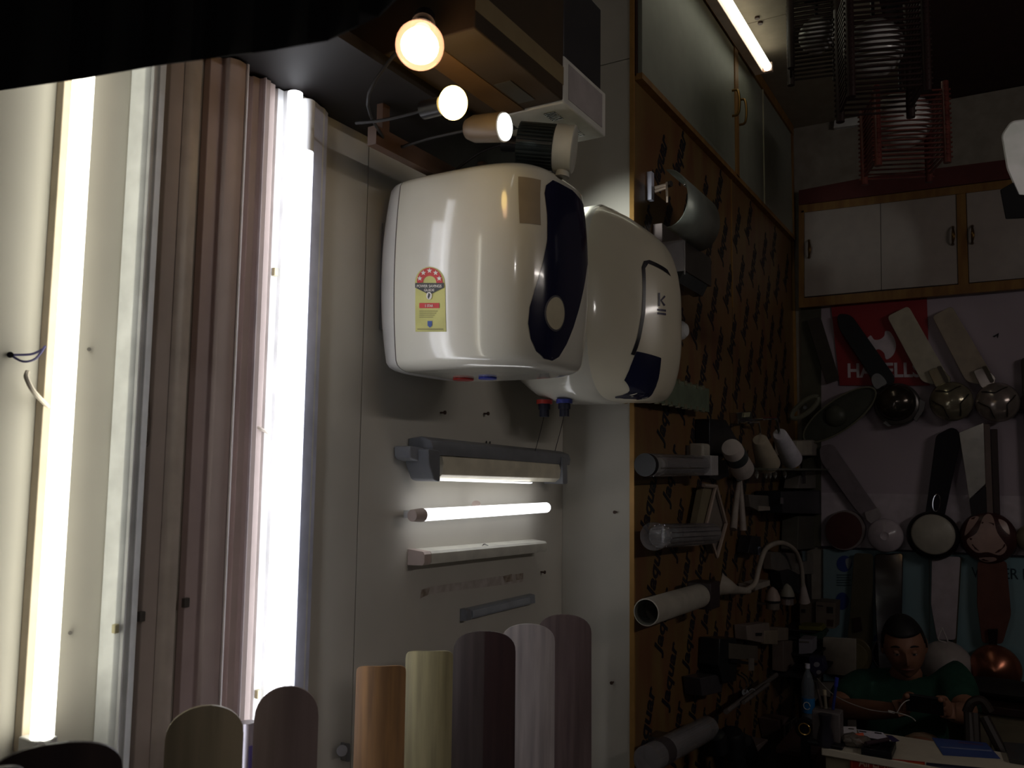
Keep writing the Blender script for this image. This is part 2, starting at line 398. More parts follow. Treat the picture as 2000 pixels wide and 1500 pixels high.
single('cable', MB().tube([L(54, 726, 0.02), L(52, 738, 0.024), L(66, 765, 0.024), L(95, 795, 0.012)], 0.0032, 8, 6), mat('white_cable', (214, 204, 190), 0.5), 'short white cable curving into the leftmost tube base', 'cable')
single('wall_nail', MB().cyl(L(20, 693, 0.0), L(20, 693, 0.008), 0.004, seg=10), BLK, 'dark wall plug where the violet wires leave the left wall', 'nail')
# B..E unlit battens
def batten(name, label, px, w, prof, m, cap=None, z0=zlo, z1=zhi, lab2=None):
    y0 = Y_(px, 0.0)
    T = thing(name, label, 'batten', (XL, y0, z0), 'unlit long battens on the left wall')
    part('housing', vbatten([(x, y0 + y) for x, y in prof], z0, z1), m, T, 0.0012)
    return T, y0
Bm = mat('cool_white_enamel', (232, 236, 238), 0.35)
T, y0 = batten('batten_light', 'bright white unlit batten just right of the leftmost tube', 207, 0, [(0.0005, 0), (0.030, 0.002), (0.034, 0.008), (0.034, 0.016), (0.031, 0.018), (0.031, 0.022), (0.034, 0.024), (0.026, 0.040), (0.0005, 0.046)], Bm)
part('mounting_clip', MB().box((XL + 0.030, y0 - 0.002, L(200, 1222).z - 0.006), (XL + 0.037, y0 + 0.005, L(200, 1222).z + 0.006)), mat('beige_clip', (190, 184, 150), 0.5), T, 0.001)
part('diffuser', vbatten([(0.0345, y0 + 0.009), (0.0365, y0 + 0.012), (0.0345, y0 + 0.015)], zlo, zhi), mat('milky_diffuser', (236, 238, 240), 0.25), T)
Tm = mat('taupe_enamel', (206, 192, 184), 0.45, var=0.04)
T, y0 = batten('batten_light', 'taupe unlit batten with a flat face, second from the leftmost tube', 271, 0, [(0.0005, 0), (0.018, 0.001), (0.022, 0.012), (0.024, 0.034), (0.022, 0.054), (0.0005, 0.060)], Tm)
part('diffuser', vbatten([(0.024, y0 + 0.022), (0.030, y0 + 0.034), (0.028, y0 + 0.050), (0.022, y0 + 0.053)], zlo, zhi), mat('taupe_diffuser', (212, 200, 190), 0.35), T)
part('mounting_clip', MB().box((XL + 0.016, y0 - 0.006, L(262, 1202).z - 0.006), (XL + 0.024, y0 + 0.003, L(262, 1202).z + 0.008)), mat('grey_clip', (92, 88, 84), 0.5), T, 0.001)
Tm2 = mat('mauve_enamel', (214, 196, 196), 0.4, var=0.04)
T, y0 = batten('batten_light', 'mauve unlit batten with rounded lens, third from the leftmost tube', 356, 0, [(0.0005, 0), (0.014, 0.001), (0.016, 0.022), (0.030, 0.026), (0.036, 0.040), (0.034, 0.056), (0.028, 0.062), (0.0005, 0.064)], Tm2)
part('edge_strip', vbatten([(0.0345, y0 + 0.056), (0.0375, y0 + 0.057), (0.0365, y0 + 0.0605), (0.030, y0 + 0.0615)], zlo, zhi), mat('pale_edge_strip', (214, 204, 204), 0.35), T)
part('mounting_clip', MB().box((XL + 0.013, y0 - 0.004, L(350, 1176).z - 0.006), (XL + 0.020, y0 + 0.006, L(350, 1176).z + 0.008)), mat('grey_clip', (92, 88, 84), 0.5), T, 0.001)
T, y0 = batten('batten_light', 'narrow brown-grey unlit batten touching the cool white twin light', 447, 0, [(0.0005, 0), (0.012, 0.001), (0.014, 0.014), (0.022, 0.016), (0.024, 0.030), (0.019, 0.032), (0.019, 0.045), (0.0005, 0.047)], mat('brown_grey_enamel', (196, 180, 174), 0.45, var=0.04))
part('edge_strip', vbatten([(0.022, y0 + 0.0155), (0.0255, y0 + 0.0165), (0.0255, y0 + 0.0185), (0.022, y0 + 0.0195)], zlo, zhi), mat('pale_edge_strip', (214, 204, 204), 0.35), T)
single('wire', MB().tube([L(455, 690, 0.006), L(454, 745, 0.008), L(438, 775, 0.014), L(444, 790, 0.014), L(450, 770, 0.01), L(455, 745, 0.006)], 0.0014, 6, 5), mat('slate_wire', (70, 78, 92), 0.5), 'thin slate blue wire hanging between the dark battens', 'wire')
single('cable', MB().tube([L(279, 780, 0.004), L(284, 800, 0.010), L(291, 850, 0.012), L(286, 868, 0.010), L(277, 866, 0.008)], 0.0034, 8, 6), mat('grey_cable', (128, 116, 108), 0.5), 'grey cable loop between the white batten and its taupe neighbour', 'cable')
# F: twin cool tubes
zF0, zF1 = CZ - 0.535, L(575, 176, 0.05).z
F = thing('tube_light', 'cool-white twin tube light in a ribbed white housing beside the bare wall', 'tube light', (XL, Y_(520, 0), zF0), 'long tube lights on the left wall')
y1, y2, y3 = Y_(503, 0.006), Y_(528, 0.03), Y_(606, 0.012)
part('housing', vbatten([(0.0005, y1), (0.012, y1 + 0.002), (0.012, y1 + 0.016), (0.026, y1 + 0.018), (0.028, y1 + 0.040), (0.024, y3 - 0.012), (0.018, y3), (0.0005, y3 + 0.001)], zF0 - 0.05, zF1 + 0.012), WHITE, F, 0.001)
yf1, yf2 = Y_(547, 0.045), Y_(575, 0.040)
COOLT = emat('lit_cool_tube', (0.93, 0.94, 1.0), E_COOL)
part('tube', MB().cyl((XL + 0.043, yf1, zF0), (XL + 0.043, yf1, zF1), 0.0128, seg=24), COOLT, F)
zm = L(605, 300, 0.04).z
part('tube', MB().cyl((XL + 0.038, yf2 - 0.002, zF0), (XL + 0.038, yf2 - 0.002, zm), 0.0128, seg=24), COOLT, F)
part('dark_tube_end', MB().cyl((XL + 0.038, yf2 - 0.002, zm + 0.001), (XL + 0.038, yf2 - 0.002, zF1), 0.0128, seg=24), mat('milky_diffuser', (236, 238, 240), 0.25), F)
part('side_reflector', MB().prism([(XL + 0.026, yf2 + 0.014, zF0 - 0.04), (XL + 0.034, yf2 + 0.021, zF0 - 0.04), (XL + 0.0185, y3 + 0.004, zF0 - 0.04), (XL + 0.012, y3 + 0.0015, zF0 - 0.04)], (0, 0, zF1 - zF0 + 0.05)), mat('pale_blue_reflector', (206, 210, 232), 0.3), F, 0.001)
for dz in (L(530, 528, 0.02).z, L(488, 1362, 0.02).z): part('mounting_clip', MB().box((XL + 0.012, y1 + 0.004, dz - 0.007), (XL + 0.019, y1 + 0.012, dz + 0.007)), mat('beige_clip', (190, 184, 150), 0.5), F, 0.001)
part('lead', MB().tube([L(500, 834, 0.016), L(510, 838, 0.02), L(525, 846, 0.02)], 0.0028, 8, 4), mat('white_cable', (214, 204, 190), 0.5), F)
for i, (x, y) in enumerate(((174, 682), (137, 1236))):
    single('wall_nail', MB().cyl(L(x, y, 0), L(x, y, 0.006), 0.0026, seg=10), mat('grey_clip', (92, 88, 84), 0.5), ['small screw in the pale wall right of the leftmost tube', 'small screw low on the pale wall right of the leftmost tube'][i], 'nail')

# ================================================================== WATER HEATERS
def rings_mb(rings, seg=96):
    mb = MB(); n = len(rings)
    vs = [v for r in rings for v in r]; m = len(rings[0])
    fs = [(j * m + i, j * m + (i + 1) % m, (j + 1) * m + (i + 1) % m, (j + 1) * m + i) for j in range(n - 1) for i in range(m)]
    c0 = sum(rings[0], Vector()) / m; c1 = sum(rings[-1], Vector()) / m
    vs += [c0, c1]; a, b = len(vs) - 2, len(vs) - 1
    fs += [(a, (i + 1) % m, i) for i in range(m)] + [(b, (n - 1) * m + i, (n - 1) * m + (i + 1) % m) for i in range(m)]
    return mb.add(vs, fs)
def sup(a, n): c = math.cos(a); return math.copysign(abs(c) ** (2 / n), c)
ENAM = mat('heater_enamel', (222, 219, 206), 0.16, var=0.03, coat=0.7, scale=6)
NAVY = mat('navy_gloss', (30, 32, 58), 0.18, var=0.05, coat=0.4)
def heater_cut(mb, x, keep_low):
    bm = bmesh.new(); vs = [bm.verts.new(v) for v in mb.v]
    for f in mb.f: bm.faces.new([vs[i] for i in f])
    g = bm.verts[:] + bm.edges[:] + bm.faces[:]
    bmesh.ops.bisect_plane(bm, geom=g, plane_co=(x, 0, 0), plane_no=(1, 0, 0), clear_outer=keep_low, clear_inner=not keep_low)
    bm.verts.index_update(); out = MB().add([v.co.copy() for v in bm.verts], [tuple(v.index for v in f.verts) for f in bm.faces]); bm.free(); return out
# heater 1
H1 = dict(cx=-0.905, cy=1.425, hx=0.193, hy=0.158, z0=CZ + 0.177, z1=CZ + 0.562)
def h1_ring(z, s, dx=0):
    N = 120; out = []
    for i in range(N):
        a = 2 * math.pi * i / N
        x = sup(a, 5.0); y = sup(a - math.pi / 2, 3.4)
        if x > 0: y *= (1 - 0.10 * x ** 2)
        out.append(Vector((H1['cx'] + H1['hx'] * s * x, H1['cy'] + H1['hy'] * s * y, z)))
    return out
rg = []; zc = (H1['z0'] + H1['z1']) / 2; hz = (H1['z1'] - H1['z0']) / 2
def prof_t(t): return (1 - 0.085 * abs(t) ** 2.2)
fil = 0.20
for a in [0, 6, 15, 28, 45, 65, 90]:
    t = -(1 - fil * 0.5) - fil * 0.5 * math.cos(R(a)); rg.append((t, prof_t(t) - 0.20 * (1 - math.sin(R(a)))))
for k in range(1, 14):
    t = -(1 - fil * 0.5) + k / 14 * 2 * (1 - fil * 0.5); rg.append((t, prof_t(t)))
for a in [90, 65, 45, 28, 15, 6, 0]:
    t = (1 - fil * 0.5) + fil * 0.5 * math.cos(R(a)); rg.append((t, prof_t(t) - 0.20 * (1 - math.sin(R(a)))))
h1 = rings_mb([h1_ring(zc + t * hz, s) for t, s in rg])
h1b = raw_bvh(h1)
T1 = thing('water_heater', 'nearer white water heater with star rating label and dark wavy front band', 'water heater', (XL, H1['cy'], H1['z0']))
xs = XL + 0.068 + 0.012
part('front_body', heater_cut(h1, xs + 0.0012, False), ENAM, T1, angle=60)
part('rear_shell', heater_cut(h1, xs - 0.0012, True), mat('heater_rear', (214, 212, 208), 0.3, var=0.03), T1, angle=60)
part('seam', heater_cut(heater_cut(rings_mb([[Vector((c.x, H1['cy'] + (c.y - H1['cy']) * 0.992, zc + (c.z - zc) * 0.995)) for c in r] for r in [h1_ring(zc + t * hz, s) for t, s in rg]]), xs - 0.003, False), xs + 0.003, True), mat('dark_seam', (96, 86, 80), 0.6), T1, angle=60)
part('wall_bracket', MB().box((XL + 0.0005, H1['cy'] - 0.10, zc - 0.10), (XL + 0.03, H1['cy'] + 0.10, zc + 0.12)), STEEL, T1)
pb = [(1079, 352), (1066, 362), (1063, 378), (1068, 420), (1068, 470), (1058, 520), (1044, 565), (1034, 600), (1031, 632), (1036, 662), (1047, 686), (1062, 700), (1078, 704)]
lp = [on_surface(h1b, x, y) for x, y in pb]
rp = [on_surface(h1b, x, y) for x, y in ((1091, 697), (1106, 672), (1119, 640), (1131, 600), (1140, 560), (1146, 520))]
yend = H1['cy'] + H1['hy'] * 0.50
rp2 = [Vector((-0.7, yend, CZ + 0.40)), Vector((-0.7, yend, zc + hz * 0.80)), Vector((-0.7, H1['cy'] + 0.02, zc + hz * 0.86))]
poly = [Vector((0, p.y, p.z)) for p in lp + rp + rp2 if p]
band = part('front_band', wrap(h1b, poly, (-1, 0, 0), 0.0010), NAVY, T1, angle=60, label='glossy navy band curving down the heater front')
g0 = on_surface(h1b, 1085, 612)
if g0:
    gb = raw_bvh(h1)
    circ = [Vector((0, g0.y + 0.0285 * math.cos(a), g0.z + 0.030 * math.sin(a))) for a in (2 * math.pi * i / 28 for i in range(28))]
    part('gauge_ring', wrap(h1b, [Vector((0, g0.y + (c.y - g0.y) * 1.12, g0.z + (c.z - g0.z) * 1.12)) for c in circ], (-1, 0, 0), 0.0016), mat('silver_grey', (120, 118, 122), 0.3, 0.6), T1, angle=60)
    part('gauge', wrap(h1b, circ, (-1, 0, 0), 0.0022), mat('gauge_cream', (206, 196, 168), 0.3), T1, angle=60, label='round cream temperature gauge')
def near_decal(name, pts, m, off, label=None):
    q = [on_surface(h1b, x, y, (0, 0)) for x, y in pts]; q = [Vector((p.x, 0, p.z)) for p in q if p]
    return part(name, wrap(h1b, q, (0, 1, 0), off), m, T1, angle=60, label=label)
near_decal('paper_sticker', [(1012, 345), (1056, 352), (1056, 440), (1015, 436)], mat('brown_sticker', (150, 136, 116), 0.6), 0.0008, 'blank brownish rectangle sticker')
arch = [(812, 648), (812, 560)] + [(840 + 29 * math.cos(R(a)) * 1.0, 552 - 31 * math.sin(R(a))) for a in range(180, -1, -15)] + [(870, 560), (872, 648)]
near_decal('rating_label', arch, mat('label_yellow', (206, 202, 122), 0.5), 0.0008, 'yellow energy label with a red arch of stars')
near_decal('rating_label', [(816, 553)] + [(840 + 25 * math.cos(R(a)), 550 - 27 * math.sin(R(a))) for a in range(180, -1, -15)] + [(866, 553), (853, 553)] + [(840 + 13 * math.cos(R(a)), 552 - 13 * math.sin(R(a))) for a in range(0, 181, 20)], mat('label_red', (205, 62, 58), 0.5), 0.0014, 'red arch with five white stars')
def star(cx, cy, r):
    return [(cx + (r if i % 2 == 0 else r * 0.42) * math.sin(i * math.pi / 5), cy - (r if i % 2 == 0 else r * 0.42) * math.cos(i * math.pi / 5)) for i in range(10)]
for a in (166, 128, 90, 52, 14): near_decal('star', star(840 + 19.5 * math.cos(R(a)), 549 - 20 * math.sin(R(a)), 5.4), mat('print_white', (238, 234, 226), 0.5), 0.0020)
near_decal('label_banner', [(812, 553), (868, 553), (868, 562), (840, 576), (812, 562)], mat('banner_dark', (66, 66, 66), 0.5), 0.0018)
near_decal('label_red_bar', [(820, 592), (859, 592), (859, 602), (820, 602)], mat('label_red', (205, 62, 58), 0.5), 0.0018)
near_decal('label_emblem', ell(839.5, 578, 5.5, 7.5, 18), mat('print_white', (238, 234, 226), 0.5), 0.0024)
near_decal('label_emblem', [(839, 572), (842, 575), (841, 580), (838, 585), (837, 580)], mat('banner_dark', (66, 66, 66), 0.5), 0.0030)
for k in range(4): near_decal('print_line', [(820, 607 + k * 4), (856 - k * 3, 607 + k * 4), (856 - k * 3, 608.3 + k * 4), (820, 608.3 + k * 4)], mat('print_grey', (146, 140, 88), 0.5), 0.0018)
near_decal('label_emblem', [(836, 627), (845, 627), (845, 636), (840.5, 640), (836, 636)], mat('print_blue', (66, 92, 160), 0.5), 0.0018)
near_decal('print_line', [(816, 642), (867, 642), (867, 644), (816, 644)], mat('print_grey', (146, 140, 88), 0.5), 0.0018)
def side_text(body, px, py, wpx, hpx, m, off=0.0024, name='lettering'):
    a = on_surface(h1b, px, py, (0, 0)); b = on_surface(h1b, px + wpx, py, (0, 0)); c = on_surface(h1b, px, py - hpx, (0, 0))
    xd = (b - a).normalized(); yd = (c - a).normalized(); n_ = xd.cross(yd).normalized()
    part(name, MB().text(body, a + n_ * off, xd, yd, width=(b - a).length, height=(c - a).length, thick=0.0003, bold=0.01), m, T1, flat=True)
side_text('POWER SAVINGS', 816, 562, 48, 5.5, mat('print_white', (238, 234, 226), 0.5), 0.0030)
side_text('GUIDE', 830, 569.5, 20, 5, mat('print_white', (238, 234, 226), 0.5), 0.0030)
side_text('5 STAR', 832, 600, 16, 5, mat('print_white', (238, 234, 226), 0.5), 0.0030)
zb = H1['z0']
part('inlet_mark', MB().cyl((-0.985, 1.465, zb - 0.004), (-0.985, 1.465, zb - 0.0005), 0.022), mat('inlet_red', (176, 44, 40), 0.4), T1)
part('inlet_mark', MB().cyl((-0.925, 1.465, zb - 0.004), (-0.925, 1.465, zb - 0.0005), 0.019), mat('inlet_blue', (50, 62, 170), 0.4), T1)
# heater 2
H2 = dict(cy=1.925, hy=0.180, hz=0.243, zc=CZ + 0.396)
def h2_ring(x, s, sz=None, n=3.4):
    N = 120; sz = sz or s
    return [Vector((x, H2['cy'] + H2['hy'] * s * sup(2 * math.pi * i / N, n), H2['zc'] + H2['hz'] * sz * sup(2 * math.pi * i / N - math.pi / 2, n))) for i in range(N)]
rr = [h2_ring(XL + 0.012, 0.55), h2_ring(XL + 0.02, 0.72), h2_ring(XL + 0.05, 0.86), h2_ring(XL + 0.09, 0.96), h2_ring(XL + 0.13, 0.995), h2_ring(-0.90, 1.0), h2_ring(-0.842, 1.0), h2_ring(-0.836, 0.993), h2_ring(-0.831, 0.984)]
rr[-2:] = []
dome = [(-.838, .99, .99, 0), (-.826, .962, .978, -.003), (-.81, .92, .957, -.009), (-.795, .875, .94, -.014), (-.78, .825, .915, -.02), (-.765, .77, .892, -.027), (-.75, .71, .865, -.033), (-.736, .65, .835, -.039), (-.724, .585, .80, -.043), (-.713, .515, .74, -.045), (-.705, .455, .68, -.046), (-.695, .37, .57, -.047), (-.685, .25, .42, -.049), (-.679, .13, .24, -.05), (-.677, .02, .04, -.05)]
for x_, sy_, sz_, dz in dome:
    rr.append([v + Vector((0, 0, dz)) for v in h2_ring(x_, sy_, sz_, n=3.2)])
h2 = rings_mb(rr); h2b = raw_bvh(h2)
T2 = thing('water_heater', 'farther white water heater with domed front and thin dark outlined badge panel', 'water heater', (XL, H2['cy'], H2['zc'] - H2['hz']))
part('front_cover', heater_cut(h2, -0.8365, False), mat('heater_front', (222, 214, 192), 0.28, var=0.03, coat=0.4, scale=6), T2, angle=60)
part('barrel', heater_cut(h2, -0.8365, True), ENAM, T2, angle=60)
part('wall_bracket', MB().box((XL + 0.0005, H2['cy'] - 0.08, H2['zc'] - 0.08), (XL + 0.02, H2['cy'] + 0.08, H2['zc'] + 0.1)), STEEL, T2)
def front_decal(name, pts, m, off, label=None, grid=0.006):
    q = []
    for x, y in pts:
        p = on_surface(h2b, x, y)
        if p: q.append(Vector((0, p.y, p.z)))
    return part(name, wrap(h2b, q, (-1, 0, 0), off, grid), m, T2, angle=60, label=label)
edge = [(1255, 517), (1257, 560), (1256, 600), (1250, 640), (1240, 680), (1222, 720), (1200, 765), (1189, 780)]
front_decal('badge_border', [(1310, 540), (1303, 527), (1268, 508), (1257, 510), (1253, 522), (1255, 560), (1253, 610), (1244, 660), (1232, 692), (1239, 694), (1251, 660), (1260, 610), (1261, 560), (1260, 524), (1266, 515), (1298, 531)], mat('border_black', (30, 28, 34), 0.3), 0.0012, 'thin black line around the badge panel', 0.004)
front_decal('control_panel', rpoly([(1243, 686), (1291, 699), (1286, 740), (1271, 776), (1240, 781), (1200, 777), (1222, 737), (1234, 708)], [2, 2, 8, 12, 6, 4, 6, 8]), NAVY, 0.0014, 'glossy navy control panel at the lower edge')
front_decal('badge', [(1285, 572), (1288.5, 572), (1288.5, 598), (1285, 598)], mat('badge_ink', (52, 46, 74), 0.4), 0.0014, 'small dark emblem')
front_decal('badge', [(1289, 586), (1297, 577), (1299, 580), (1292, 587), (1299, 596), (1296, 598)], mat('badge_ink', (52, 46, 74), 0.4), 0.0014)
for k in range(2): front_decal('print_line', [(1283, 603 + k * 7), (1300, 605 + k * 7), (1300, 609 + k * 7), (1283, 607 + k * 7)], mat('badge_ink', (52, 46, 74), 0.4), 0.0014)
zb = H2['zc'] - H2['hz']
PIPEM = mat('pipe_navy', (40, 42, 60), 0.5)
for px_, capc, nm in ((1064, (190, 60, 50), 'red'), (1103, (70, 80, 170), 'blue')):
    o_ = HZ(px_, 779, zb); o_ = Vector((o_.x, max(1.84, min(1.98, o_.y)), zb)); o_.x = -o_.y * math.tan(R(YAW) + math.atan((1000 - px_) / FPX))
    c_ = part('pipe_collar', MB().cyl(o_ + Vector((0, 0, 0.006)), o_ - Vector((0, 0, 0.004)), 0.020), mat('collar_' + nm, capc, 0.4), T2)
    part('pipe_outlet', MB().cyl(o_, o_ - Vector((0, 0, 0.018)), 0.015).cyl(o_ - Vector((0, 0, 0.016)), o_ - Vector((0, 0, 0.036)), 0.012), PIPEM, T2)
    part('wire', MB().tube([o_ - Vector((0, 0, 0.03)), o_ + Vector((-0.01, 0, -0.07)), o_ + Vector((-0.03, 0.01, -0.12))], 0.0008, 5, 5), BLK, T2)

# ================================================================== LOFT CONTENTS AND DISPLAY BULBS
CARD = mat('cardboard', (66, 50, 30), 0.8, rgb2=(54, 42, 26), scale=4)
bx = thing('cardboard_box', 'brown taped cardboard box overhanging the loft above the heaters', 'box', (-0.83, 1.25, ZS))
EB = Vector(HZ(1100, 196, ZS + 0.021)); 
part('carton', MB().box((-0.99, 1.05, ZS + 0.021), (EB.x, EB.y, ZS + 0.36)), CARD, bx, 0.003)
part('tape', MB().box((-0.83, 1.045, ZS + 0.0198), (-0.78, EB.y + 0.0006, ZS + 0.0208)).box((-0.83, EB.y, ZS + 0.02), (-0.78, EB.y + 0.0008, ZS + 0.35)), mat('brown_tape', (96, 70, 40), 0.3), bx)
part('printed_tape', MB().box((EB.x, 1.05, ZS + 0.05), (EB.x + 0.0006, EB.y, ZS + 0.085)), mat('print_tape', (136, 118, 84), 0.5), bx)
part('label_patch', MB().box((-0.775, EB.y - 0.12, ZS + 0.0195), (-0.74, EB.y - 0.03, ZS + 0.0207)), mat('dark_patch', (70, 66, 58), 0.5), bx)
p1, p2, p3 = HZ(1102, 199, ZS + 0.022), HZ(1181, 268, ZS + 0.022), HZ(1036, 229, ZS + 0.022)
wbx = thing('stabilizer', 'white vented metal stabilizer box with slots, behind the cardboard box', 'stabilizer', ((p1.x + p3.x) / 2, p1.y, ZS + 0.022))
bxx0, bxx1 = -0.93, (p1.x + p2.x) / 2
zt = RT(1150, 140).z
part('casing', MB().box((bxx0, EB.y + 0.01, ZS + 0.022), (bxx1, p2.y, ZS + 0.115)), OFFW, wbx, 0.003)
n_ = 0
for fy in (0.16, 0.66):
    for fx in (0.35, 0.80):
        for k in range(6):
            yv = EB.y + 0.01 + (p2.y - EB.y - 0.01) * (fy + 0.035 * k); xv = bxx0 + (bxx1 - bxx0) * fx
            part('vent_slot', MB().box((xv - 0.012, yv - 0.0018, ZS + 0.0212), (xv + 0.012, yv + 0.0018, ZS + 0.0222)), BLK, wbx, flat=True)
part('side_panel', MB().box((bxx1, EB.y + 0.03, ZS + 0.035), (bxx1 + 0.0012, p2.y - 0.02, ZS + 0.105)), mat('stab_grey', (180, 172, 170), 0.4), wbx)
single('black_box', MB().box((-0.96, EB.y + 0.012, ZS + 0.1155), (bxx1 - 0.002, p2.y - 0.02, ZS + 0.29)), mat('charcoal', (50, 48, 50), 0.5), 'charcoal carton standing on the white vented box', 'box', bevel=0.003)
rail = single('display_rail', MB().box((-0.985, 1.14, ZS - 0.085), (-0.965, 1.60, ZS - 0.05)).box((-0.982, 1.16, ZS - 0.052), (-0.968, 1.18, ZS)).box((-0.982, 1.50, ZS - 0.052), (-0.968, 1.52, ZS)), mat('rail_brown', (74, 54, 42), 0.5), 'brown rail under the loft carrying the display bulbs', 'rail')
def bulb_at(px, py, X): return hit(px, py, 0, X)
# bulb 1
c = bulb_at(820, 88, -0.735)
b1 = thing('reflector_bulb', 'topmost lit bulb with clear pinkish glass above the yellow one', 'bulb', c)
gl = mat('pink_glass', (225, 170, 150), 0.08, trans=0.85, alpha=0.35)
fwd = Vector((0.35, -0.55, -0.75)).normalized()
part('glass', MB().lathe([(0.0, 0.037), (0.016, 0.035), (0.028, 0.026), (0.0355, 0.010), (0.0365, -0.004), (0.031, -0.022), (0.020, -0.040), (0.015, -0.055)], c, fwd, 28), gl, b1, angle=70)
part('glowing_core', MB().lathe([(0.0, 0.031), (0.008, 0.027), (0.020, 0.020), (0.0285, 0.004), (0.024, -0.012), (0.010, -0.022), (0.0, -0.024)], c, fwd, 24), emat('bulb_glow_warm', (1.0, 0.62, 0.36), E_BULB), b1)
part('cap', MB().cyl(c - fwd * 0.054, c - fwd * 0.078, 0.0135), STEEL, b1)
hp = c - fwd * 0.078
part('holder', MB().cyl(hp, hp - fwd * 0.03, 0.019, 0.017), BLK, b1)
part('stem', MB().tube([hp - fwd * 0.025, Vector((-0.90, c.y + 0.08, ZS - 0.045)), Vector((-0.966, 1.16, ZS - 0.066))], 0.003, 8, 5), SHELF, b1)
# bulb 2
c = bulb_at(885, 201, -0.76)
b2 = thing('globe_bulb', 'glowing yellow-orange globe bulb between clear bulb and white spotlight', 'bulb', c)
part('globe', MB().sph(c, (0.0235, 0.0235, 0.0275), 24, 16), emat('bulb_glow_yellow', (1.0, 0.66, 0.20), E_YEL), b2)
part('holder', MB().cyl(c + Vector((-0.022, 0, 0)), c + Vector((-0.06, 0, 0)), 0.015), BLK, b2)
part('stem', MB().tube([c + Vector((-0.055, 0, 0)), Vector((-0.90, c.y, c.z)), Vector((-0.9655, c.y, ZS - 0.066))], 0.003, 8, 5), SHELF, b2)
# spot lamp
c = bulb_at(985, 248, -0.74)
b3 = thing('spotlight', 'small white spotlight with bright round lens facing right', 'spotlight', c)
ax = Vector((0.80, 0.60, -0.05)).normalized()
ax = Vector((0.93, 0.02, -0.12)).normalized()
part('lens', MB().cyl(c, c + ax * 0.003, 0.0235, seg=28), emat('lens_glow', (0.95, 1.0, 0.95), E_SPOT), b3)
part('can', MB().lathe([(0.0, -0.075), (0.018, -0.075), (0.024, -0.06), (0.026, -0.001)], c, ax, 28), mat('spot_can', (96, 84, 72), 0.4), b3)
part('stem', MB().tube([c - ax * 0.07, Vector((-0.90, c.y, c.z + 0.01)), Vector((-0.9655, c.y, ZS - 0.066))], 0.003, 8, 5), SHELF, b3)
# heat sink lamp
c = bulb_at(1050, 286, -0.765)
b4 = thing('industrial_bulb', 'black ribbed heat-sink lamp with white collar over the nearer heater', 'bulb', c)
ax = Vector((0.90, 0.36, -0.13)).normalized()
SINK = mat('sink_black', (70, 76, 74), 0.3, 0.5)
part('heat_sink', MB().cyl(c - ax * 0.036, c + ax * 0.034, 0.040, 0.039, seg=30), SINK, b4)
for k in range(34):
    a = 2 * math.pi * k / 34; u = ax.orthogonal().normalized(); w = ax.cross(u); d = u * math.cos(a) + w * math.sin(a); t = ax.cross(d)
    part('fin', MB().obox(c - ax * 0.001 + d * 0.0415, ax * 0.034, d * 0.003, t * 0.0013), SINK, b4, flat=True)
part('collar', MB().lathe([(0.041, 0.034), (0.0455, 0.036), (0.0455, 0.070), (0.043, 0.072), (0.0, 0.072)], c, ax, 36), mat('collar_white', (206, 204, 190), 0.4), b4)
part('neck', MB().cyl(c + ax * 0.050 + Vector((0, 0, -0.042)), c + ax * 0.048 + Vector((0, 0, -0.056)), 0.012, 0.014), mat('collar_white', (206, 204, 190), 0.4), b4)
part('holder', MB().cyl(c - ax * 0.036, c - ax * 0.07, 0.016), BLK, b4)
part('stem', MB().tube([c - ax * 0.065, Vector((-0.90, c.y, c.z + 0.01)), Vector((-0.9655, c.y, ZS - 0.066))], 0.003, 8, 5), SHELF, b4)
lp_ = bulb_at(985, 248, -0.72)
lc_ = Vector((-0.905, 1.665, ZS - 0.035))  # unseen bulb added to brighten the return face and farther heater
dl = thing('unseen_bulb', 'unseen bulb added behind the ribbed lamp to light the return face', 'bulb', lc_)
part('globe', MB().sph(lc_, 0.014, 18, 12), emat('hidden_bulb_glow', (0.92, 1.0, 0.88), 4.0), dl)
part('holder', MB().cyl(lc_ + Vector((0, 0, 0.012)), lc_ + Vector((0, 0, 0.034)), 0.010), BLK, dl)
lamp('unseen_bulb_light', 'SPOT', lc_ + Vector((0, 0.022, 0)), 6.5, (0.96, 1.0, 0.94), 0.014, aim=(-0.90, 2.15, CZ + 0.57), spot=62, blend=0.8)

# ================================================================== SHORT LIGHTS UNDER THE HEATERS (left wall)
DGREY = mat('grey_housing', (122, 124, 130), 0.4)
a1 = thing('adjustable_light', 'grey swivel light bar with cream diffuser, topmost of the short lights', 'wall light', L(950, 905))
def lbar(mb, p0, p1, h0, h1, off0, off1):   # bar along the wall between two pixel points; heights in px
    q = [L(p0[0], p0[1] - h0 / 2, off1), L(p1[0], p1[1] - h1 / 2, off1), L(p1[0], p1[1] + h1 / 2, off1), L(p0[0], p0[1] + h0 / 2, off1)]
    return mb.prism(q, Vector((-(off1 - off0), 0, 0)))
cy0, cy1 = L(846, 895, 0.05), L(1104, 903, 0.05)
def prof_bar(prof, a, b, n=None):
    """sweep a profile (off, dz) along the wall from point a to b"""
    mb = MB(); m = len(prof)
    vs = [Vector((XL + o, a.y, a.z + d)) for o, d in prof] + [Vector((XL + o, b.y, b.z + d)) for o, d in prof]
    fs = [tuple(range(m)), tuple(range(2 * m - 1, m - 1, -1))] + [(i, (i + 1) % m, (i + 1) % m + m, i + m) for i in range(m)]
    return mb.add(vs, fs)
hb = 0.032
part('housing', prof_bar([(0.0005, 0.030), (0.034, 0.034), (0.058, 0.026), (0.064, 0.012), (0.060, -0.004), (0.0005, 0.004)], L(834, 884, 0.05), L(1106, 906, 0.05)), DGREY, a1, 0.002)
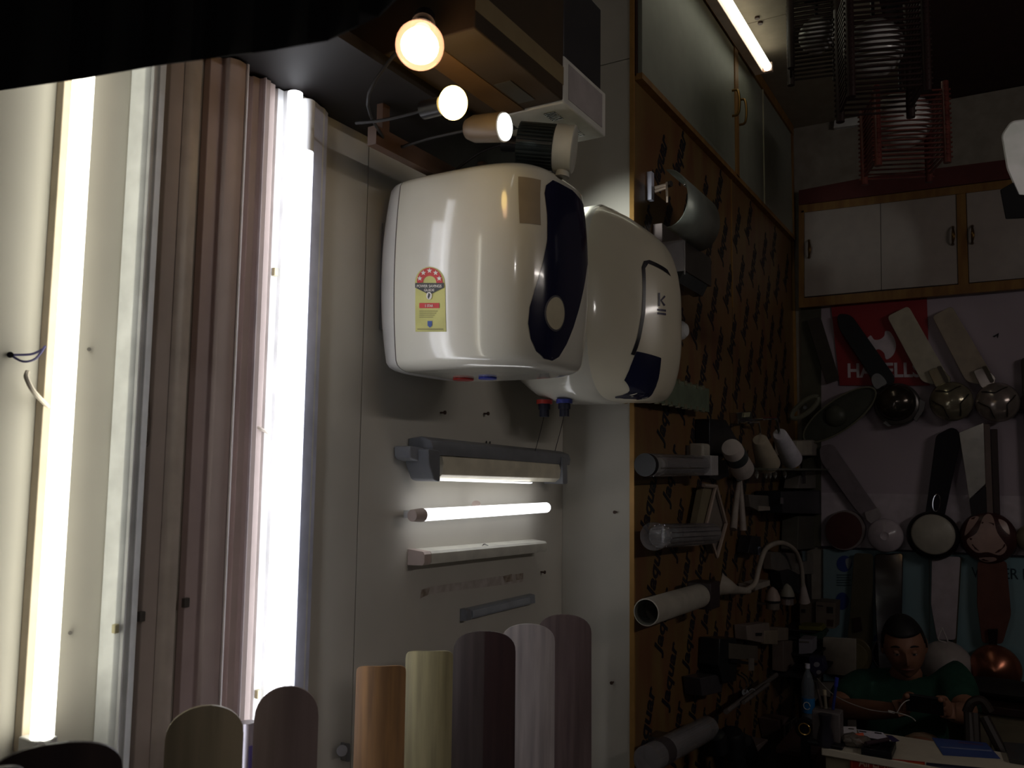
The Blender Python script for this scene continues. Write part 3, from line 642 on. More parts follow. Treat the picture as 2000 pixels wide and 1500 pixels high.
part('diffuser', prof_bar([(0.018, 0.003), (0.058, -0.001), (0.062, -0.018), (0.058, -0.040), (0.044, -0.050), (0.020, -0.036)], L(858, 890, 0.05), L(1099, 906, 0.05)), mat('cream_diffuser', (226, 218, 196), 0.35), a1, 0.001)
part('light_slot', prof_bar([(0.041, -0.0505), (0.050, -0.0490), (0.050, -0.0515), (0.041, -0.0530)], L(858, 890, 0.05), L(1040, 904, 0.05)), emat('slot_glow', (0.95, 0.97, 1.0), 1.8), a1)
part('end_cap', MB().slab(L, rpoly([(836, 876), (860, 880), (860, 942), (848, 938), (838, 908)], 5), 0.068, 0.06), DGREY, a1, 0.002)
part('end_cap', MB().slab(L, rpoly([(1098, 892), (1108, 896), (1109, 945), (1100, 946)], 3), 0.068, 0.06), DGREY, a1, 0.002)
part('swivel_arm', MB().slab(L, rpoly([(800, 870), (842, 878), (850, 884), (846, 900), (834, 906), (801, 896)], 6), 0.042, 0.041), mat('grey_arm', (142, 144, 150), 0.4), a1, 0.003)
single('wall_plugs', MB().cyl(L(950, 862, 0), L(950, 872, 0.012), 0.0018, seg=8).cyl(L(957, 863, 0), L(957, 874, 0.012), 0.0018, seg=8).tube([L(950, 866, 0.006), L(951, 874, 0.006)], 0.002, 6).tube([L(957, 866, 0.006), L(958, 876, 0.006)], 0.002, 6), BLK, 'pair of small dark wire ends above the grey swivel light', 'wires')
a2 = thing('tube_lamp', 'short lit white tube lamp, second of the short wall lights', 'tube light', L(935, 1000))
pa, pb_ = L(822, 1006, 0.045), L(1070, 991, 0.045)
part('tube', MB().cyl(pa, pb_ - (pb_ - pa).normalized() * 0.01, 0.0132, seg=24).sph(pb_ - (pb_ - pa).normalized() * 0.011, 0.0131, 24, 12), emat('small_tube_glow', (0.97, 0.97, 1.0), E_SMALL), a2, angle=60)
part('holder', MB().lathe([(0.0142, 0), (0.0142, 0.004), (0.012, 0.034), (0.0, 0.034)], pa + (pb_ - pa).normalized() * 0.004, pa - pb_, 24), mat('pinkish_plastic', (206, 188, 180), 0.45), a2)
part('back_plate', prof_bar([(0.0005, 0.008), (0.031, 0.006), (0.031, -0.006), (0.0005, -0.008)], pa, pb_), WHITE, a2)
part('clip', MB().cyl(L(930, 990, 0.03), L(930, 984, 0.034), 0.010, seg=18), mat('pinkish_plastic', (206, 188, 180), 0.45), a2)
a3 = thing('slim_batten', 'white rectangular unlit batten under the short lit tube lamp', 'batten', L(940, 1085))
part('body', prof_bar([(0.0005, 0.016), (0.040, 0.013), (0.044, 0.008), (0.044, -0.008), (0.040, -0.014), (0.0005, -0.016)], L(843, 1089, 0.044), L(1068, 1067, 0.044)), mat('warm_white', (230, 228, 216), 0.4), a3)
part('end_cap', prof_bar([(0.0005, 0.0165), (0.040, 0.0135), (0.0445, 0.008), (0.0445, -0.0085), (0.040, -0.0145), (0.0005, -0.0165)], L(841, 1089.4, 0.044) - Vector((0, 0.022, -0.0004)), L(842, 1089.2, 0.044)), mat('pinkish_plastic', (206, 188, 180), 0.45), a3)
part('clip', MB().tube([L(940, 1070, 0.03), L(945, 1063, 0.036), L(953, 1066, 0.036)], 0.0015, 6, 4), CHROME, a3)
TAPER = mat('tape_residue', (128, 112, 98), 0.7, rgb2=(176, 164, 152), scale=60)
single('tape_mark', MB().slab(L, [(820, 1170), (823, 1152), (836, 1147), (1000, 1122), (1020, 1120), (1022, 1136), (1000, 1140), (840, 1160)], 0.0008, 0.0006), mat('faint_mark', (176, 166, 158), 0.6, rgb2=(200, 192, 186), scale=40), 'faint long tape mark on the wall below the white batten', 'mark')
single('tape_mark', MB().slab(L, [(821, 1168), (824, 1152), (840, 1148), (836, 1162)], 0.0014, 0.0006).slab(L, [(983, 1126), (1000, 1121), (1001, 1135), (986, 1138)], 0.0014, 0.0006).slab(L, [(1008, 1122), (1022, 1119), (1022, 1131), (1009, 1133)], 0.0014, 0.0006), TAPER, 'brown gum stains at the ends of the faint tape mark', 'mark')
a4 = thing('led_strip', 'dim bluish grey short strip light, lowest on the wall', 'wall light', L(980, 1185))
part('body', prof_bar([(0.0005, 0.013), (0.016, 0.011), (0.018, -0.010), (0.0005, -0.013)], L(912, 1202, 0.018), L(1046, 1170, 0.018)), mat('blue_grey_strip', (140, 146, 154), 0.4), a4, 0.001)
part('lens', prof_bar([(0.0175, 0.007), (0.020, 0.006), (0.020, -0.006), (0.0175, -0.007)], L(922, 1199, 0.018), L(1034, 1172, 0.018)), mat('strip_lens', (160, 166, 174), 0.3), a4)
part('end_cap', prof_bar([(0.0005, 0.014), (0.019, 0.012), (0.020, -0.011), (0.0005, -0.014)], L(911, 1202.5, 0.018), L(919, 1200.5, 0.018)), DGREY, a4)
for (x, y), lab, pl_ in (((1204, 1000), 'rusty nail on the pale return face beside the yellow wall', RT), ((1056, 1117), 'tiny nail on the wall right of the tape mark', L), ((1198, 1332), 'tiny black nail low on the pale return face', RT), ((860, 806), 'tiny nail on the wall below the nearer heater', L), ((945, 808), 'small nail left of the hanging heater wires', L)):
    n_ = NRM[pl_]; p = pl_(x, y, 0); mbn = MB().cyl(p, p + n_ * 0.012, 0.0022, seg=8).cyl(p + n_ * 0.011, p + n_ * 0.014, 0.0045, seg=10)
    single('nail', mbn, mat('rust', (70, 50, 40), 0.6), lab, 'nail')
single('latch', MB().cyl(L(668, 1466, 0.0), L(668, 1466, 0.02), 0.010).slab(L, rpoly([(676, 1452), (684, 1452), (684, 1488), (676, 1488)], 3), 0.014, 0.0135), STEEL, 'small metal latch at the lower panel joint', 'latch')

# ================================================================== FAN BLADES STANDING ON A DISPLAY LEDGE
ZL = 0.88
ledge = thing('display_ledge', 'pale display counter that the loose fan blades stand on', 'counter', (XL + 0.3, 1.2, 0))
part('top', MB().box((XL + 0.001, 0.20, ZL - 0.03), (XL + 0.62, YR - 0.002, ZL)), WHITE, ledge, 0.003)
part('body', MB().box((XL + 0.001, 0.22, 0.002), (XL + 0.58, YR - 0.004, ZL - 0.031)), OFFW, ledge)
part('door', MB().box((XL + 0.581, 0.26, 0.08), (XL + 0.597, 1.15, ZL - 0.06)), OFFW, ledge, 0.002)
part('door', MB().box((XL + 0.581, 1.17, 0.08), (XL + 0.597, 2.08, ZL - 0.06)), OFFW, ledge, 0.002)
def blade(label, m, cx, top, wpx, X, rad, y2=None, tilt=0.0, curve=0.010, m2=None, split=0.5, name='fan_blade', arc=None, grow=1.03):
    """a loose fan blade facing the room; px outline at distance X from the wall plane, slightly cambered"""
    d = ray(cx, top); base = math.hypot(d.x, d.y); t = Vector((d.x, d.y, 0)) / base      # away from viewer
    fc = hit(cx, top, 0, X); side = Vector((-t.y, t.x, 0)) * -1.0                       # to the right
    side.normalize(); nrm = -t
    if side.dot(M3 @ Vector((1, 0, 0))) < 0: side = -side
    zcam = (fc - CAMP).dot(M3 @ Vector((0, 0, -1)))
    w = wpx * zcam / FPX
    H = fc.z - ZL; vs = []; nx = 18; rows = []
    def hw(h):   # outline: half width at distance h below the tip
        return w / 2 * (grow ** (h / 0.1) if False else 1.0 + (grow - 1) * h / H)
    fac = arc if arc else 0.30
    ry = rad * w
    zs = [ry * (1 - math.cos(R(a_))) for a_ in (0, 4, 8, 13, 19, 26, 34, 43, 53, 64, 76, 90)] + [H * k for k in (0.4, 0.7, 1.0)]
    zs = sorted(set(zs)); zs = [z for z in zs if z <= H]
    for z in zs:
        if z < ry: f_ = max(0.02, 1 - (1 - z / ry) ** arc) ** (1 / arc)
        else: f_ = 1.0
        row = []
        for i in range(nx + 1):
            s = i / nx * 2 - 1
            xx = s * hw(z) * f_; q = xx / (w / 2)
            lift = 0
            if z <= ry * 0.999: lift = 0
            p = fc + side * (xx + tilt * z) + Vector((0, 0, -z)) + nrm * (curve * (1 - q * q)) + t * (0.02 * 0)
            row.append(p)
        rows.append(row)
    mb = MB(); n = nx + 1; L_ = len(rows)
    vs = [p for r in rows for p in r] + [p + t * 0.005 for r in rows for p in r]
    o = L_ * n; fs = []
    for j in range(L_ - 1):
        for i in range(nx):
            a, b, c_, d_ = j * n + i, j * n + i + 1, (j + 1) * n + i + 1, (j + 1) * n + i
            fs += [(a, b, c_, d_), (o + d_, o + c_, o + b, o + a)]
        fs += [(j * n, (j + 1) * n, o + (j + 1) * n, o + j * n), (j * n + nx, o + j * n + nx, o + (j + 1) * n + nx, (j + 1) * n + nx)]
    for i in range(nx): fs += [(i, o + i, o + i + 1, i + 1), ((L_ - 1) * n + i, (L_ - 1) * n + i + 1, o + (L_ - 1) * n + i + 1, o + (L_ - 1) * n + i)]
    mb.add(vs, fs)
    T = thing(name, label, 'fan blade', Vector((fc.x, fc.y, ZL)), 'loose fan blades standing under the lights')
    part('blade', mb, m, T, angle=50)
    if m2:
        k0 = int(nx * split); r2 = [r[k0:] for r in rows]; n2 = len(r2[0])
        fs2 = [(j * n2 + i, j * n2 + i + 1, (j + 1) * n2 + i + 1, (j + 1) * n2 + i) for j in range(L_ - 1) for i in range(n2 - 1)]
        part('veneer', MB().add([p + nrm * 0.0006 for r in r2 for p in r], fs2), m2, T, angle=50)
    part('mounting_hole', MB().cyl(Vector((fc.x, fc.y, ZL + 0.05)) + nrm * (curve + 0.0004), Vector((fc.x, fc.y, ZL + 0.05)) + nrm * (curve + 0.0015), 0.005, seg=12), BLK, T)
    return T
def wood(n, a, b): return mat(n, a, 0.45, rgb2=b, scale=9, stretch=(7, 7, 0.5))
blade('maroon-brown blade at the right end of the row, against the pale return face', wood('blade_plum', (118, 100, 100), (98, 82, 82)), 1103, 1199, 104, -0.93, 0.34, arc=2.2)
blade('light grey washed blade in front of the maroon-brown one', wood('blade_ash', (196, 186, 184), (162, 152, 152)), 1032, 1217, 104, -0.90, 0.34, arc=2.2)
blade('dark two-tone brown blade in the middle of the row', wood('blade_wenge', (84, 74, 72), (70, 60, 60)), 947, 1231, 121, -0.89, 0.34, arc=2.3, m2=wood('blade_wenge_red', (72, 52, 52), (60, 44, 46)), split=0.5)
blade('olive cream square-ended blade beside the light wooden one', wood('blade_olive', (182, 172, 132), (150, 142, 110)), 839, 1270, 92, -0.92, 0.26, arc=5.0)
blade('light tan wood-grain square-ended blade at the panel joint', wood('blade_tan', (176, 134, 92), (134, 104, 78)), 745, 1299, 96, -0.94, 0.24, arc=5.0)
blade('tall mauve-grey blade with a round tip before the twin tube', wood('blade_mauve', (150, 132, 132), (138, 122, 122)), 562, 1337, 121, -0.86, 0.52, arc=2.0)
blade('beige round-tipped blade left of the tall mauve-grey one', wood('blade_beige', (188, 174, 146), (170, 158, 132)), 403, 1374, 144, -0.80, 0.44, arc=2.0)
blade('very dark brown wide blade in the bottom left corner', wood('blade_black', (62, 50, 50), (52, 42, 44)), 112, 1446, 240, -0.72, 0.30, arc=2.2, grow=1.0)
blade('second black blade tip poking up at the extreme bottom left', wood('blade_ebony', (40, 36, 38), (34, 32, 34)), 2, 1492, 90, -0.66, 0.4, arc=2.2, grow=1.0)
tb = thing('plastic_sleeve', 'clear plastic sleeve with faint blue print between beige and mauve blades', 'sleeve', (-0.93, 1.0, ZL))
c0 = hit(484, 1410, 0, -0.95)
part('sleeve', MB().cyl((c0.x, c0.y, ZL), (c0.x, c0.y, c0.z), 0.011, seg=18), mat('clear_plastic', (232, 228, 240), 0.2, trans=0.5), tb)
part('print', MB().box((c0.x + 0.0105, c0.y - 0.006, ZL + 0.08), (c0.x + 0.0125, c0.y - 0.001, c0.z - 0.03)), mat('violet_print', (120, 110, 190), 0.5), tb)

# ================================================================== CEILING TUBE
t0, t1 = HZ(1412, -4, ZTOP - 0.07), HZ(1503, 130, ZTOP - 0.07)
dv = Vector((0, 1, 0)); tX = (t0.x + t1.x) / 2
ct = thing('ceiling_tube_light', 'lit tube light along the ceiling above the high cabinet', 'tube light', (tX, t1.y, ZTOP))
part('tube', MB().cyl((tX, t1.y - 1.2, ZTOP - 0.07), (tX, t1.y, ZTOP - 0.07), 0.016, seg=20), emat('ceiling_tube_glow', (1.0, 1.0, 0.80), E_CEIL), ct)
part('housing', MB().box((tX - 0.055, t1.y - 1.22, ZTOP - 0.085), (tX - 0.020, t1.y + 0.02, ZTOP - 0.052)), mat('pink_white', (216, 190, 176), 0.45), ct, 0.002)
for y in (t1.y + 0.001, t1.y - 1.221): part('end_holder', MB().box((tX - 0.018, y, ZTOP - 0.088), (tX + 0.018, y + 0.018, ZTOP - 0.050)), mat('pink_white', (216, 190, 176), 0.45), ct, 0.002)
for i, (x, y) in enumerate(((1479, 33), (1485, 43))):
    p = HZ(x, y, ZTOP - 0.002); single('ceiling_screw', MB().cyl(p, p - Vector((0, 0, 0.008)), 0.009, seg=12), DBRN, ['dark ceiling screw nearer the lit ceiling tube', 'dark ceiling screw just below its twin'][i], 'screw')
# off-frame fill tube, added to stand for the shop's other lights
ot = thing('tube_light', 'unseen fill tube added on the opposite wall', 'tube light', (1.88, 1.6, 2.55))
part('tube', MB().cyl((1.86, 0.9, 2.55), (1.86, 2.1, 2.55), 0.014), emat('fill_tube_glow', (1.0, 0.92, 0.86), 46.0), ot)
part('base', MB().box((1.875, 0.88, 2.53), (1.899, 2.12, 2.57)), WHITE, ot)

bb = thing('shop_bulb', 'plain hanging bulb of the shop behind the viewer', 'bulb', (0.15, -0.30, 2.45))
part('globe', MB().sph((0.15, -0.30, 2.45), 0.03, 20, 12), emat('shop_bulb_glow', (1.0, 0.95, 0.92), 60.0), bb)
part('holder', MB().cyl((0.15, -0.30, 2.478), (0.15, -0.30, 2.53), 0.016), BLK, bb)
part('cord', MB().cyl((0.15, -0.30, 2.53), (0.15, -0.30, ZTOP + 0.003), 0.003, seg=8), BLK, bb)
# ================================================================== HANGING SLATTED CHANDELIERS
def chandelier(label, pl_, pr, pt, pb2, z, ball, m, tilt=0.0, nsl=16, lamp_m=None):
    """square slatted cage: pixel box left, right, top, bottom at camera depth z"""
    c = PT((pl_ + pr) / 2, (pt + pb2) / 2, z); k = z / FPX
    w = (pr - pl_) * k * 0.60; h = (pb2 - pt) * k
    T = thing('slatted_chandelier', label, 'chandelier', c, 'slatted chandeliers hanging from the ceiling')
    a = R(38 + tilt); ex = Vector((math.cos(a), math.sin(a), 0)); ey = Vector((-math.sin(a), math.cos(a), 0))
    ex = (M3 @ Vector((1, 0, 0))); ex.z = 0; ex.normalize(); ey = Vector((-ex.y, ex.x, 0))
    ex, ey = (ex * math.cos(R(tilt)) + ey * math.sin(R(tilt))), (ey * math.cos(R(tilt)) - ex * math.sin(R(tilt)))
    hw_ = (pr - pl_) * k / 2 / (math.cos(R(tilt)) + 0.35 * abs(math.sin(R(tilt))))
    bot = c.z - h / 2
    for i in range(nsl):
        z0 = bot + h * (i + 0.5) / nsl
        for s in (-1, 1):
            part('slat', MB().obox(c + ey * s * hw_ * 0.78 + Vector((0, 0, z0 - c.z)), ex * hw_, ey * 0.004, Vector((0, 0, 0.0024))), m, T, flat=True)
            part('slat', MB().obox(c + ex * s * hw_ * 0.86 + Vector((0, 0, z0 - c.z + h / nsl * 0.5)), ey * hw_ * 0.90, ex * 0.004, Vector((0, 0, 0.0024))), m, T, flat=True)
    for sx in (-1, 1):
        for sy in (-1, 1):
            q = c + ex * sx * hw_ * 0.86 + ey * sy * hw_ * 0.78
            part('post', MB().cyl(Vector((q.x, q.y, bot - 0.012)), Vector((q.x, q.y, bot + h + 0.02)), 0.0125, seg=14), m, T)
    bc, br = ball
    q = PT(bc[0], bc[1], z)
    part('shade', MB().sph(q, (br * k, br * k, br * k), 28, 16), lamp_m or mat('opal_glass', (226, 224, 222), 0.2), T)
    part('stem', MB().cyl(Vector((q.x, q.y, q.z + br * k * 0.98)), Vector((q.x, q.y, ZTOP - 0.02)), 0.006, seg=10), BLK, T)
    part('canopy', MB().cyl(Vector((q.x, q.y, ZTOP - 0.025)), Vector((q.x, q.y, ZTOP - 0.003)), 0.04, seg=20), BLK, T)
    return T
COPW = mat('copper_wood', (122, 66, 58), 0.3, rgb2=(92, 44, 40), scale=20)
DKW = mat('dark_red_wood', (46, 27, 25), 0.45)
chandelier('copper-red slatted chandelier hanging lowest over the back shelf', 1690, 1838, 196, 336, 3.0, ((1760, 236), 56), COPW, tilt=-10, nsl=15)
chandelier('large dark slatted chandelier in the middle at the top', 1638, 1800, -10, 206, 2.45, ((1706, 96), 56), DKW, tilt=-12, nsl=20)
chandelier('dark slatted chandelier nearest the lit ceiling tube', 1536, 1640, -30, 142, 2.95, ((1595, 70), 34), mat('charcoal_wood', (48, 38, 34), 0.5), tilt=-18, nsl=20)
# right edge lamp with white shade
rl = thing('wall_lantern', 'white tapered shade with black base cut by the right edge', 'wall lamp', PT(1990, 320, 1.9))
k_ = 1.9 / FPX
def scr(px, py, z): return PT(px, py, z)
part('shade', MB().prism([scr(x, y, 1.9) for x, y in rpoly([(1955, 264), (1974, 236), (2060, 226), (2060, 395), (1992, 390), (1966, 330)], [8, 10, 0, 0, 4, 4])], ray(1990, 320).normalized() * 0.09), mat('shade_white', (244, 250, 244), 0.35), rl, 0.004)
part('base', MB().prism([scr(x, y, 1.88) for x, y in [(1953, 371), (1979, 356), (1990, 380), (2060, 384), (2060, 424), (1964, 428)]], ray(1990, 380).normalized() * 0.11), MATBLK, rl, 0.002)
part('arm', MB().tube([scr(2050, 400, 1.95), (0.9, 2.6, scr(2050, 400, 1.95).z), (1.9, 3.0, scr(2050, 400, 1.95).z)], 0.012, 8, 6), BLK, rl)

# ================================================================== LAMPS ON THE PAPERED WALL
# curved half-pipe lamp
T = thing('curved_wall_lamp', 'grey curved sheet wall lamp on a scissor bracket, topmost on the yellow wall', 'wall lamp', P(1350, 400))
u0, u1 = P(1335, 400, 0.13), P(1392, 440, 0.13)
def P_at(px, py, off): return P(px, py, off)
ya_, yb2 = P(1330, 400, 0.14).y, P(1392, 400, 0.14).y
zc_ = P(1335, 388, 0.14).z
mb = MB(); prof = [(0.165 - 0.10 * math.sin(R(a)), 0.082 * math.cos(R(a))) for a in range(10, 171, 12)]
prof = [(0.100 + 0.062 * math.sin(R(a)), 0.082 * math.cos(R(a))) for a in range(0, 181, 12)]
fr = [Vector((XP + o, ya_, zc_ + d)) for o, d in prof]; bk = [Vector((XP + o, yb2, zc_ + d)) for o, d in prof]
m_ = len(prof); mb.add(fr + bk, [(i, i + 1, m_ + i + 1, m_ + i) for i in range(m_ - 1)])
sh_ = part('shade', mb, mat('grey_green_sheet', (150, 156, 148), 0.35, 0.3), T, angle=60)
md = sh_.modifiers.new('thick', 'SOLIDIFY'); md.thickness = 0.003
pz = P(1271, 364, 0.01)
part('wall_plate', MB().box((XP + 0.001, pz.y - 0.010, pz.z - 0.042), (XP + 0.016, pz.y + 0.012, pz.z + 0.042)), mat('bluish_white', (214, 216, 236), 0.3), T, 0.001)
e = Vector((XP + 0.09, ya_ + 0.03, zc_ + 0.01))
part('bracket_arm', MB().tube([pz + Vector((0.008, 0.01, -0.004)), P(1302, 361, 0.05)], 0.0055, 8).tube([pz + Vector((0.008, 0.01, -0.014)), P(1302, 366, 0.05)], 0.0045, 8), mat('warm_metal', (196, 178, 164), 0.35, 0.4), T)
part('bracket_arm', MB().obox((P(1302, 362, 0.05) + e) / 2, (e - P(1302, 362, 0.05)) * 0.55, Vector((0, 0, 0.009)), Vector((0.003, 0, 0))), mat('warm_metal', (196, 178, 164), 0.35, 0.4), T, 0.001)
part('pivot', MB().cyl(P(1303, 361, 0.045), P(1303, 361, 0.045) + Vector((0.014, -0.004, 0)), 0.009, seg=18), STEEL, T)
part('screw', MB().sph(Vector((XP + 0.166, P(1337, 361, 0.166).y, P(1337, 361, 0.166).z)), 0.004, 10, 6), CHROME, T)
# square up-down lamp
T = thing('box_wall_lamp', 'chrome-sided square lamp under the curved sheet lamp', 'wall lamp', P(1360, 500))
q0, q1 = P(1335, 430, 0.03), P(1392, 540, 0.03)
yq0, yq1 = P(1338, 500, 0.10).y, P(1389, 500, 0.10).y; zq0, zq1 = P(1336, 527, 0.10).z, P(1337, 468, 0.10).z
part('body', MB().box((XP + 0.03, yq0, zq0), (XP + 0.10, yq1, zq1)), mat('dark_bronze', (86, 82, 78), 0.35, 0.5), T, 0.001)
part('side_plate', MB().box((XP + 0.022, yq0 - 0.003, zq0 - 0.001), (XP + 0.100, yq0 - 0.0002, zq1 + 0.001)), mat('satin_chrome', (222, 222, 236), 0.28, 0.6), T, 0.0005)
part('wall_plate', MB().box((XP + 0.001, yq0 + 0.004, zq0 - 0.02), (XP + 0.03, yq1, zq1 + 0.06)), mat('mauve_grey_plate', (176, 160, 158), 0.4), T, 0.001)
part('edge_strip', MB().box((XP + 0.0985, yq0 - 0.0045, zq0 - 0.012), (XP + 0.101, yq0 - 0.0005, zq1 + 0.048)), mat('polished_edge', (236, 236, 244), 0.15, 0.5), T)
part('lower_glass', MB().prism([Vector((XP + 0.035, yq0, zq0)), Vector((XP + 0.095, yq0, zq0)), Vector((XP + 0.075, yq0 + 0.01, zq0 - 0.03)), Vector((XP + 0.045, yq0 + 0.01, zq0 - 0.03))], (0, yq1 - yq0 - 0.02, 0)), mat('smoke_glass', (80, 84, 86), 0.2), T)
# knob lamp
T = thing('knob_lamp', 'small white round knob lamp right beside the farther heater', 'wall lamp', P(1340, 645))
c = P(1338, 645, 0.05)
part('dome', MB().lathe([(0.0, 0.055), (0.018, 0.052), (0.028, 0.040), (0.031, 0.02), (0.031, 0.0)], c - Vector((0.045, 0, 0)), (1, -0.1, 0), 24), WHITE, T)
part('rim', MB().lathe([(0.033, 0), (0.034, 0.005), (0.031, 0.010)], c - Vector((0.046, 0, 0)), (1, -0.1, 0), 24), CHROME, T)
# glass plate light
T = thing('glass_plate_lamp', 'greenish glass wall light with rows of square cut-outs below the farther heater', 'wall lamp', P(1330, 765))
yg0, yg1 = P(1262, 770, 0.05).y, P(1384, 770, 0.05).y; zg0, zg1 = P(1330, 795, 0.05).z, P(1330, 745, 0.05).z
part('glass_plate', MB().box((XP + 0.040, yg0, zg0), (XP + 0.052, yg1, zg1)), mat('green_glass', (122, 136, 116), 0.15, alpha=0.85), T, 0.001)
part('back_box', MB().box((XP + 0.001, yg0 + 0.08, zg0 + 0.02), (XP + 0.040, yg1 - 0.08, zg1 - 0.02)), STEEL, T)
for k in range(9):
    f = k / 9; y = yg0 + 0.02 + (yg1 - yg0 - 0.04) * f; w_ = 0.008 + 0.006 * ((k * 7) % 3)
    for zz in (zg0 - 0.004, zg1 - 0.010): part('tab', MB().box((XP + 0.044, y, zz), (XP + 0.055, y + w_, zz + 0.014)), mat('mirror_tab', (168, 166, 140), 0.2, 0.5), T)
# helper: wall cylinder lamp between pixels
def glass_tube(label, a, b, off, r, m, inner=None, capm=BLK, name='glass_wall_lamp', ribs=0, hole=False):
    pa, pb = P(*a, off), P(*b, off); ax = (pb - pa); T = thing(name, label, 'wall lamp', P(*((a[0] + b[0]) / 2, (a[1] + b[1]) / 2), 0))
    part('glass', MB().lathe([(r * 0.92, 0.0), (r, 0.001), (r, ax.length), (r * 0.92, ax.length)], pa, ax, 28, closed=not hole), m, T)
    if ribs:
        u = ax.orthogonal().normalized(); w = ax.normalized().cross(u)
        for k in range(ribs):
            an = 2 * math.pi * k / ribs; d = (u * math.cos(an) + w * math.sin(an)) * r
            part('rib', MB().cyl(pa + d + ax * 0.02, pb + d - ax * 0.02, 0.0016, seg=6), CHROME, T)
    mid = (pa + pb) / 2
    part('wall_bracket', MB().box((XP + 0.001, mid.y - 0.03, mid.z - 0.012), (mid.x - r * 0.7, mid.y + 0.03, mid.z + 0.012)), STEEL, T)
    return T, pa, pb, ax
SMOKE = mat('smoky_glass', (176, 172, 174), 0.12, trans=0.4, alpha=0.62)
T, pa, pb, ax = glass_tube('clear glass cylinder lamp lying level with chrome core, upper of the two', (1268, 908), (1378, 909), 0.07, 0.030, SMOKE, ribs=6)
part('cap', MB().cyl(pa - ax * 0.02, pa - ax.normalized() * 0.03, 0.030), BLK, T)
part('core', MB().cyl(pa + ax * 0.18, pa + ax * 0.55, 0.017), CHROME, T)
part('core_ring', MB().lathe([(0.013, 0), (0.020, 0.004), (0.020, 0.012), (0.013, 0.014)], pa + ax * 0.12, ax, 20), mat('bright_ring', (236, 234, 226), 0.2, 0.3), T)
part('end_block', MB().box((pb.x - 0.032, pb.y - 0.05, pb.z - 0.030), (pb.x + 0.034, pb.y + 0.02, pb.z + 0.030)), mat('pearl_block', (190, 186, 186), 0.35, alpha=0.9), T, 0.002)
T, pa, pb, ax = glass_tube('clear ribbed glass cylinder lamp, lower of the two level ones', (1288, 1047), (1390, 1042), 0.07, 0.031, SMOKE, ribs=14)
part('flared_mouth', MB().lathe([(0.037, 0), (0.036, 0.02), (0.031, 0.05)], pa - ax.normalized() * 0.045, ax, 28, closed=False), SMOKE, T)
part('core', MB().sph(pa + ax * 0.22, (0.020, 0.034, 0.020), 20, 12), mat('pale_blue_core', (176, 190, 196), 0.15, 0.2), T)
T, pa, pb, ax = glass_tube('frosted cylinder lamp tilted down-left with dark square holder', (1262, 1196), (1370, 1162), 0.08, 0.034, mat('frosted_shell', (176, 170, 158), 0.5), name='frosted_wall_lamp', hole=True)
part('inner_tube', MB().lathe([(0.031, 0.0), (0.031, 0.07)], pa + ax * 0.004, ax, 24, closed=False), mat('inner_grey', (120, 120, 112), 0.5), T)
part('holder', MB().obox(pb + ax.normalized() * 0.02, ax.normalized() * 0.045, ax.normalized().cross(Vector((1, 0, 0))) * 0.038, Vector((0.036, 0, 0))), mat('dark_maroon_holder', (52, 40, 40), 0.5), T, 0.002)
T, pa, pb, ax = glass_tube('clear cylinder lamp slanting up at the bottom of the yellow wall', (1262, 1485), (1382, 1422), 0.08, 0.034, SMOKE, ribs=0)
part('cap', MB().cyl(pa + ax * 0.14, pa + ax * 0.26, 0.0348), mat('dark_ring', (66, 60, 62), 0.4), T)
part('core', MB().cyl(pa + ax * 0.3, pa + ax * 0.95, 0.02), mat('core_grey', (140, 134, 136), 0.25, 0.3), T)
# little white cube lamp
T = thing('cube_lamp', 'small round-cornered white cube over the end of the upper glass cylinder', 'lamp', P(1374, 880))
c = P(1374, 880, 0.05); part('shade', MB().box((XP + 0.012, c.y - 0.035, c.z - 0.024), (XP + 0.062, c.y + 0.035, c.z + 0.022)), mat('pale_cube', (176, 170, 158), 0.4), T, 0.008)
part('wall_plate', MB().box((XP + 0.001, c.y - 0.02, c.z - 0.015), (XP + 0.012, c.y + 0.02, c.z + 0.015)), STEEL, T)
# black wedge + white spot
T = thing('banded_spotlight', 'white spotlight with dark band hanging from a black wedge mount', 'spotlight', P(1425, 870))
part('wedge_mount', MB().slab(P, [(1386, 818), (1418, 820), (1442, 862), (1430, 876), (1404, 905), (1386, 900)], 0.05, 0.048), BLK, T, 0.002)
part('lower_mount', MB().slab(P, [(1388, 902), (1420, 898), (1424, 930), (1404, 938), (1386, 934)], 0.035, 0.033), BLK, T, 0.002)
c0, c1 = P(1427, 872, 0.11), P(1452, 920, 0.11); ax = c1 - c0
part('head', MB().lathe([(0.0, 0), (0.030, 0.004), (0.034, 0.02), (0.038, ax.length - 0.01), (0.034, ax.length), (0.0, ax.length)], c0, ax, 26), mat('pinkish_white', (206, 196, 190), 0.4), T)
part('band', MB().cyl(c0 + ax * 0.24, c0 + ax * 0.48, 0.0365, 0.0375, seg=26), mat('slate_band', (58, 64, 66), 0.4), T)
part('arm', MB().cyl(P(1412, 888, 0.05), c0 + ax * 0.3, 0.007), STEEL, T)
